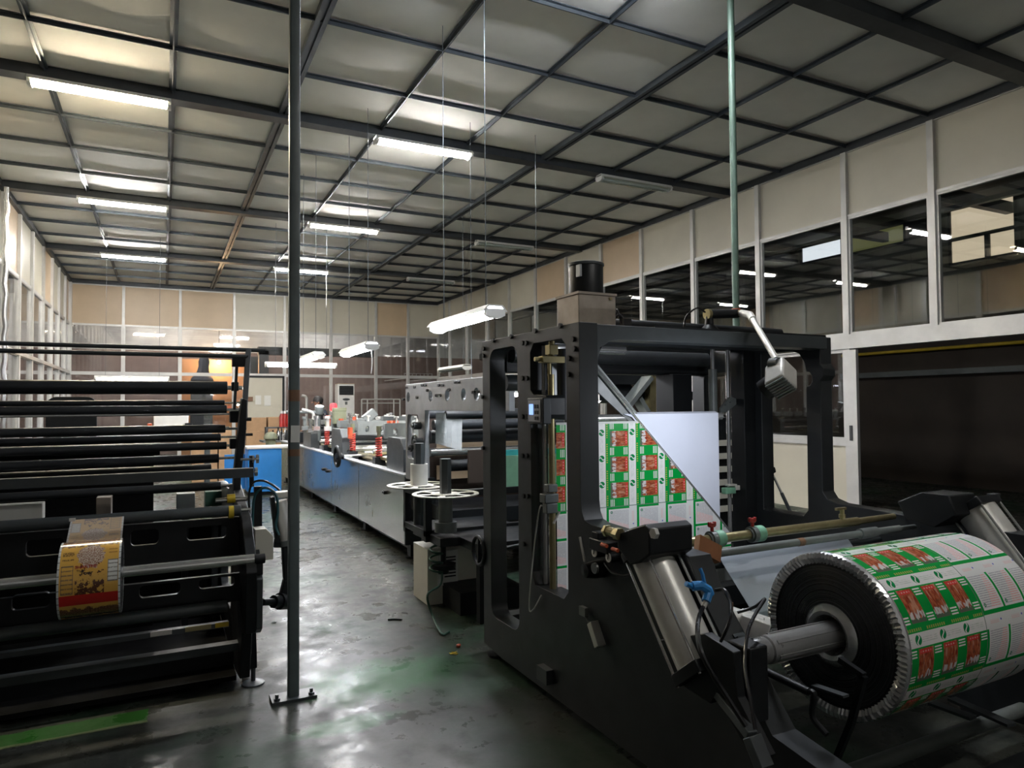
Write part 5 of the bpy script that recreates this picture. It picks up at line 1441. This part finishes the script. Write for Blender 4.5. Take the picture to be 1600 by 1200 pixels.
# notice board panel on the back wall
ybd = 21.3; a, c = aty(387, 590, ybd), aty(441, 655, ybd)
nb = thing('cream_board', 'cream board in a dark frame leaning upright against the back glass', 'board', ((a.x + c.x) / 2, ybd, 0))
one('board_face', 'cream', lambda b: b.box(a.x, c.x, ybd, ybd + .04, .4, a.z), nb)
one('board_frame', 'black', lambda b: b.plate([[(a.x - .06, .34), (c.x + .06, .34), (c.x + .06, a.z + .06), (a.x - .06, a.z + .06)], [(a.x, .4), (c.x, .4), (c.x, a.z), (a.x, a.z)]], (0, ybd - .02, 0), XU, ZU, (0, .07, 0)), nb)
one('board_leg', 'black', lambda b: b.box(a.x - .06, a.x, ybd, ybd + .04, 0, .34).box(c.x, c.x + .06, ybd, ybd + .04, 0, .34), nb)
for (x0, y0, x1, y1) in ((399, 618, 408, 632), (413, 618, 423, 634)):
    e, g = aty(x0, y0, ybd), aty(x1, y1, ybd); one('pinned_sheet', 'paper', lambda b: b.box(e.x, g.x, ybd - .006, ybd, g.z, e.z), nb)
e, g = aty(387, 620, ybd), aty(395, 627, ybd); one('switch_plate', 'tape', lambda b: b.box(e.x, g.x, ybd - .03, ybd, g.z, e.z), nb)
# stacked cartons
yc = 18.5; tops = []
def carton(x0, y0, x1, y1, yy, lab):
    e, g = aty(x0, y0, yy), aty(x1, y1, yy)
    t = thing('cardboard_carton', lab, 'box', ((e.x + g.x) / 2, yy + .25, g.z), 'cartons stacked below the cream board')
    one('carton_body', 'card', lambda b: b.box(e.x, g.x, yy, yy + .5, g.z, e.z), t, bevel=.006)
    one('carton_tape', 'tape', lambda b: b.box(e.x, g.x, yy + .22, yy + .28, e.z, e.z + .003), t)
z18 = aty(400, 674, yc)
carton(385, 653, 416, 673, yc, 'upper cardboard carton of the pair under the cream board')
e = aty(385, 673.5, yc)
t = thing('cardboard_carton', 'lower cardboard carton carrying the other under the cream board', 'box', (aty(400, 680, yc).x, yc + .25, 0), 'cartons stacked below the cream board')
g = aty(416, 690, yc); one('carton_body', 'card', lambda b: b.box(e.x, g.x, yc, yc + .5, 0, e.z), t, bevel=.006)
e, g = aty(419, 652, yc), aty(448, 690, yc)
t = thing('cardboard_carton', 'tall cardboard carton right of the stacked pair, behind red bottles', 'box', ((e.x + g.x) / 2, yc + .25, 0), 'cartons stacked below the cream board')
one('carton_body', 'card', lambda b: b.box(e.x, g.x, yc, yc + .5, 0, e.z), t, bevel=.006)
for (x0, x1, lab) in ((300, 340, 'cardboard carton seen between the left machine rollers'), (342, 362, 'narrow cardboard carton right beside another between the left machine rollers')):
    e, g = aty(x0, 668, 15.2), aty(x1, 690, 15.2)
    t = thing('cardboard_carton', lab, 'box', ((e.x + g.x) / 2, 15.5, 0), 'cartons behind the left machine')
    one('carton_body', 'card', lambda b: b.box(e.x, g.x, 15.2, 15.7, 0, e.z), t, bevel=.006)
# blue cabinet behind the left machine end
e, g = atz(389, 772, 0), atz(440, 772, 0); zt = aty(414, 701, 12.4).z
bc = thing('blue_cabinet', 'bright blue cabinet standing beyond the end of the left machine', 'cabinet', (1.6, 12.7, 0))
e0, e1_ = aty(388, 740, 12.4).x, aty(440, 740, 12.4).x
one('cabinet_body', 'blue', lambda b: b.box(e0, e1_, 12.4, 13.0, .06, zt), bc, bevel=.008)
one('cabinet_top', 'white', lambda b: b.box(e0 - .02, e1_ + .25, 12.38, 13.02, zt, zt + .03), bc)
one('cabinet_base', 'black', lambda b: b.box(e0, e1_, 12.45, 13.0, 0, .06), bc)
one('side_leaf', 'blue', lambda b: b.box(e0 - .35, e0 - .02, 12.7, 12.74, .1, zt - .1), bc)
# bottles and dark clutter on the table behind it
tb = thing('back_table', 'cluttered table in front of the cartons', 'table', (2.0, 16, 0))
e, g = aty(418, 690, 16), aty(458, 690, 16)
one('table_top', 'slatelight', lambda b: b.box(e.x - .1, g.x + .2, 15.9, 16.6, .72, .76), tb)
for x in (e.x, g.x): one('leg', 'black', lambda b: b.box(x, x + .05, 16, 16.05, 0, .72), tb)
for i, px in enumerate((440, 445, 451, 456)):
    p = aty(px, 662, 16.3); t = thing('red_bottle', 'red bottle with pale cap on the cluttered table, %s of four' % ('leftmost', 'second', 'third', 'rightmost')[i], 'bottle', (p.x, 16.3, 1.05), 'red bottles on the cluttered table')
    one('bottle_body', 'red', lambda b: b.lathe([(.0001, 0), (.05, 0), (.05, .24), (.03, .29), (.03, .3)], (p.x, 16.3, 1.05), (0, 0, 1), 14), t)
    one('bottle_cap', 'white', lambda b: b.cyl((p.x, 16.3, 1.35), (p.x, 16.3, 1.41), .03, 12), t)
one('bottle_shelf', 'slate', lambda b: b.box(e.x, g.x + .1, 16.2, 16.5, 1.02, 1.05).box(e.x, e.x + .03, 16.2, 16.5, .76, 1.02).box(g.x, g.x + .03, 16.2, 16.5, .76, 1.02), tb)
for i in range(22):
    px = rg.uniform(422, 458); p = aty(px, 690, rg.uniform(15.95, 16.2)); h = rg.uniform(.1, .3); r = rg.uniform(.02, .035); mt = rg.choice(['black', 'cloth', 'chrome', 'black', 'greyplate'])
    tag(one('spare_part', mt, lambda b: b.lathe([(.0001, 0), (r, 0), (r, h * .7), (r * .5, h * .8), (r * .5, h), (.0001, h)], (p.x, p.y, .76), (0, 0, 1), 10)), 'one of the small dark and shiny spare parts crowding the cluttered table', 'part', 'spare parts on the cluttered table')
p = aty(423, 688, 14.9); tag(one('olive_dome', 'olive', lambda b: b.lathe([(.14, 0), (.13, .06), (.09, .12), (.0001, .15)], (p.x, 14.9, 1.0 - .15), (0, 0, 1), 20).cyl((p.x, 14.9, 0), (p.x, 14.9, .86), .1, 16)), 'olive domed drum behind the blue cabinet', 'drum')
# office chair and desk things behind the left machine
p = aty(112, 640, 9.0)
ch = thing('office_chair', 'black office chair behind the left machine rollers', 'chair', (p.x, 9.0, 0))
one('backrest', 'black', lambda b: b.plate([rrect(-.24, .24, -.3, .33, .1, 6)], (p.x, 9.0, 1.3), XU, ZU, (0, .06, 0)), ch, bevel=.015)
one('seat', 'black', lambda b: b.plate([rrect(-.24, .24, -.24, .24, .08, 5)], (p.x, 8.75, .9), XU, YU, (0, 0, .08)), ch, bevel=.02)
one('gas_lift', 'slate', lambda b: b.cyl((p.x, 8.75, .1), (p.x, 8.75, .9), .03, 12).bar((p.x, 8.98, .9), (p.x, 9.03, 1.1), .05, .02), ch)
for k in range(5):
    a = k * 2 * math.pi / 5; one('foot', 'slate', lambda b: b.bar((p.x, 8.75, .12), (p.x + .27 * math.cos(a), 8.75 + .27 * math.sin(a), .05), .04, .03).cyl((p.x + .27 * math.cos(a), 8.75 + .27 * math.sin(a), 0), (p.x + .27 * math.cos(a), 8.75 + .27 * math.sin(a), .05), .025, 10), ch)
dk = thing('work_desk', 'grey desk with tools behind the left machine', 'desk', (-.3, 11, 0))
e, g = aty(130, 668, 11), aty(330, 668, 11)
one('desk_top', 'greyplate', lambda b: b.box(e.x, g.x, 10.8, 11.5, 1.12, 1.16), dk)
for x in (e.x + .02, g.x - .07): one('leg', 'slate', lambda b: b.box(x, x + .05, 10.85, 10.9, 0, 1.12).box(x, x + .05, 11.4, 11.45, 0, 1.12), dk)
one('machine_head', 'white', lambda b: b.box(g.x - .75, g.x - .3, 11, 11.4, 1.16, 1.42), dk, bevel=.01)
one('monitor', 'black', lambda b: b.box(g.x - .28, g.x - .1, 11, 11.05, 1.2, 1.42), dk)
for i, (mt, s) in enumerate((('white', .12), ('slate', .1), ('orange', .06), ('castalu', .1), ('ivory', .14), ('black', .1))):
    x = e.x + .45 + i * .16; tag(one('desk_item', mt, lambda b: b.box(x, x + s, 10.95, 11.1, 1.16, 1.16 + .06 + (i % 3) * .03), bevel=.008), ('white', 'slate grey', 'orange', 'bare metal', 'ivory', 'black')[i] + ' small box on the grey desk', 'box', 'small boxes on the grey desk')
# dark cloth-draped bundle in front of the lit orange wall
p = aty(316, 600, 23.5)
dz = thing('draped_bundle', 'dark draped bundle silhouetted against the lit orange wall', 'bundle', (p.x, 23.6, 0))
one('bundle_top', 'cloth', lambda b: b.lathe([(.22, 0), (.2, .3), (.15, .55), (.17, .7), (.12, .85), (.05, .93), (.0001, .94)], (p.x, 23.6, p.z + .0), V(.08, 0, 1), 9), dz)
one('bundle_shoulder', 'cloth', lambda b: b.sphere((p.x, 23.6, p.z + .12), .33, 12, 8, .6), dz)
one('bundle_base', 'slate', lambda b: b.box(p.x - .32, p.x + .3, 23.4, 23.8, 0, p.z + .05), dz)
# wire rack and railing beyond the back glass
e, g = aty(632, 583, 22.6), aty(675, 591, 22.6)
k = MB(); k.box(e.x, g.x, 22.6, 22.9, g.z - .03, g.z).box(e.x, g.x, 22.6, 22.62, e.z - .02, e.z)
for i in range(8): x = e.x + (g.x - e.x) * i / 7; k.box(x - .012, x + .012, 22.6, 22.62, g.z, e.z)
k.box(e.x, e.x + .03, 22.9, 25.0, g.z - .03, g.z).box(g.x - .03, g.x, 22.9, 25.0, g.z - .03, g.z)
tag(k.build('wire_shelf', 'alu'), 'small slatted wall shelf behind the back glass', 'shelf')
e, g = aty(565, 624, 21.0), aty(625, 652, 21.0); k = MB()
for x in (e.x, e.x + .18, g.x - .2, g.x): k.cyl((x, 21.0, 0), (x, 21.0, e.z), .022, 10)
k.cyl((e.x, 21.0, e.z), (g.x, 21.0, e.z), .022, 10).cyl((e.x, 21.0, e.z - .12), (g.x, 21.0, e.z - .12), .018, 10)
tag(k.build('pipe_railing', 'alu'), 'thin pipe railing between the air conditioner and the grey frame', 'railing')
e = aty(478, 618, 20.8); tag(one('bent_post', 'alu', lambda b: b.tube(curve([V(e.x, 20.8, 0), V(e.x + .02, 20.8, e.z - .3), V(e.x, 20.8, e.z - .05), V(e.x - .12, 20.8, e.z)], 5), .04, 10)), 'bent pale post by the back glass right of the dark pole', 'post')
e = aty(453, 620, 21.0); tag(one('white_pipe', 'white', lambda b: b.cyl((e.x, 21.0, 0), (e.x, 21.0, e.z), .03, 10)), 'thin white pipe standing just left of the dark pole', 'pipe')
# wrapped pipe up the left wall
tag(one('wrapped_pipe', 'crinkle', lambda b: b.tube([V(XL + .16 + .012 * math.sin(i * 2.3), 12.45, i * .16) for i in range(31)], .034, 10)), 'plastic wrapped pipe climbing the left wall', 'pipe')
# duct and fittings behind the back glass
e = aty(420, 548, 22.3); tag(one('steel_duct', 'slate', lambda b: b.box(e.x - .3, e.x + 3.4, 22.3, 22.6, e.z - .12, e.z + .12).box(e.x - .28, e.x - .0, 22.3, 22.6, 0, e.z)), 'dark duct running behind the back glass at mid height', 'duct')

# small things on the aisle floor
a, c = atz(606, 968, .006), atz(628, 968, .006)
tag(one('cut_strap', 'black', lambda b: b.tube(curve([a, (a + c) / 2 + V(.0, .012, 0), c], 5), .006, 6)), 'short black strap lying on the aisle floor', 'strap')
p = atz(716, 1009, .012); tag(one('orange_scrap', 'orange', lambda b: b.sphere(p, .014, 9, 6, .8).sphere(p + V(.012, .01, -.002), .01, 8, 5)), 'crumpled orange scrap on the floor near the machine foot', 'scrap')
p = atz(704, 1022, .004); tag(one('straw_scrap', 'yellow', lambda b: b.tube([p, p + V(.05, .02, .002)], .003, 5).tube([p + V(.0, .02, 0), p + V(.03, -.03, .003)], .003, 5).tube([p + V(.02, .03, 0), p + V(.04, -.02, .003)], .003, 5)), 'few yellow straws on the floor near the orange scrap', 'scrap')
p = atz(428, 972, .005); tag(one('floor_washer', 'slatelight', lambda b: b.torus(p, (0, 0, 1), .014, .004, 14, 6)), 'small metal ring on the floor left of the dark pole', 'ring')

# ================================================================== PERSON at the far end of the long machine
def skin(name, mat, verts, edges, radii, root, parent=None, sub=1):
    me = bpy.data.meshes.new(name); o0 = Vector(verts[root])
    me.from_pydata([Vector(v) - o0 for v in verts], edges, []); me.materials.append(M[mat])
    ob = bpy.data.objects.new(name, me); COL.objects.link(ob)
    ob.modifiers.new('skin', 'SKIN')
    if not me.skin_vertices: return ob
    for i, r in enumerate(radii):
        sv = me.skin_vertices[0].data[i]; sv.radius = r if isinstance(r, tuple) else (r, r); sv.use_root = i == root
    if sub: s = ob.modifiers.new('smooth', 'SUBSURF'); s.levels = s.render_levels = sub
    # bake, so that the parts carry plain meshes
    dg = bpy.context.evaluated_depsgraph_get(); nm = bpy.data.meshes.new_from_object(ob.evaluated_get(dg))
    bpy.data.objects.remove(ob)
    for p in nm.polygons: p.use_smooth = True
    ob = bpy.data.objects.new(name, nm); COL.objects.link(ob); ob.location = o0
    if parent is not None: ob.parent = parent; ob.location = o0 - wloc(parent)
    return ob


h_ = aty(495, 628, 15.4); px_, py_ = h_.x, 15.4
pe = thing('person', 'person in dark clothes with black hair bending over the far end of the long machine', 'person', (px_ + .1, py_, 0))
hz_ = h_.z
B = lambda x, y, z: (px_ + x, py_ + y, z)
# facing the machine on the left (-x), head bowed
body_v = [B(.16, 0, .92), B(.16, 0, 1.12), B(.12, 0, 1.36), B(.07, 0, hz_ - .2), B(.03, 0, hz_ - .1), B(-.0, 0, hz_ + .0), B(-.01, 0, hz_ + .07),
          B(.14, -.19, 1.38), B(.1, -.25, 1.12), B(-.12, -.2, 1.02), B(-.2, -.18, 1.0), B(.14, .19, 1.38), B(.1, .25, 1.12), B(-.12, .2, 1.02), B(-.2, .18, 1.0),
          B(.16, -.1, .88), B(.17, -.11, .48), B(.19, -.11, .09), B(.08, -.12, .04), B(.16, .1, .88), B(.17, .11, .48), B(.19, .11, .09), B(.08, .12, .04)]
body_e = [(0, 1), (1, 2), (2, 3), (3, 4), (4, 5), (5, 6), (2, 7), (7, 8), (8, 9), (9, 10), (2, 11), (11, 12), (12, 13), (13, 14), (0, 15), (15, 16), (16, 17), (17, 18), (0, 19), (19, 20), (20, 21), (21, 22)]
body_r = [.11, .11, .13, .055, .065, .09, .06, .05, .042, .03, .03, .05, .042, .03, .03, .085, .06, .045, .035, .085, .06, .045, .035]
for sd, wr in ((-1, 10), (1, 14)):
    w = Vector(body_v[wr]); base = len(body_v)
    for k in range(4):                       # four fingers, then the thumb
        a = w + V(-.07, sd * (-.027 + k * .018), -.005); c = a + V(-.032, 0, -.012); e = c + V(-.02 + .003 * abs(k - 1.5), 0, -.022)
        body_v += [tuple(a), tuple(c), tuple(e)]; i = len(body_v) - 3
        body_e += [(wr, i), (i, i + 1), (i + 1, i + 2)]; body_r += [.011, .009, .007]
    a = w + V(-.02, -sd * .035, -.005); c = a + V(-.03, -sd * .012, -.01)
    body_v += [tuple(a), tuple(c)]; i = len(body_v) - 2; body_e += [(wr, i), (i, i + 1)]; body_r += [.012, .009]
skin('body', 'skin', body_v, body_e, body_r, 0, pe)
skin('shirt', 'cloth', [B(.16, 0, .9), B(.16, 0, 1.12), B(.12, 0, 1.36), B(.08, 0, hz_ - .2), B(.14, -.19, 1.385), B(.1, -.25, 1.13), B(-.05, -.215, 1.04), B(.14, .19, 1.385), B(.1, .25, 1.13), B(-.05, .215, 1.04)],
     [(0, 1), (1, 2), (2, 3), (2, 4), (4, 5), (5, 6), (2, 7), (7, 8), (8, 9)], [.145, .145, .155, .07, .07, .062, .05, .07, .062, .05], 0, pe)
skin('trousers', 'cloth', [B(.16, 0, .96), B(.16, -.1, .86), B(.17, -.11, .48), B(.19, -.11, .1), B(.16, .1, .86), B(.17, .11, .48), B(.19, .11, .1)],
     [(0, 1), (1, 2), (2, 3), (0, 4), (4, 5), (5, 6)], [.13, .105, .078, .068, .105, .078, .068], 0, pe)
one('hair', 'hair', lambda b: b.lathe([(.1, -.03), (.112, .02), (.1, .08), (.06, .115), (.0001, .125)], B(.02, 0, hz_ + .01), (.35, 0, 1), 18), pe)
one('nose', 'skin', lambda b: b.cyl(B(-.07, 0, hz_ + .01), B(-.115, 0, hz_ - .025), .008, 8, .014), pe)
for s in (-1, 1):
    one('ear', 'skin', lambda b: b.sphere(B(.02, s * .088, hz_ - .01), .022, 8, 6, 1.3), pe)
    one('eye', 'hair', lambda b: b.sphere(B(-.085, s * .032, hz_ + .01), .008, 8, 5), pe)
one('mouth', 'tape', lambda b: b.bar(B(-.083, -.022, hz_ - .055), B(-.083, .022, hz_ - .055), .006, .006), pe)
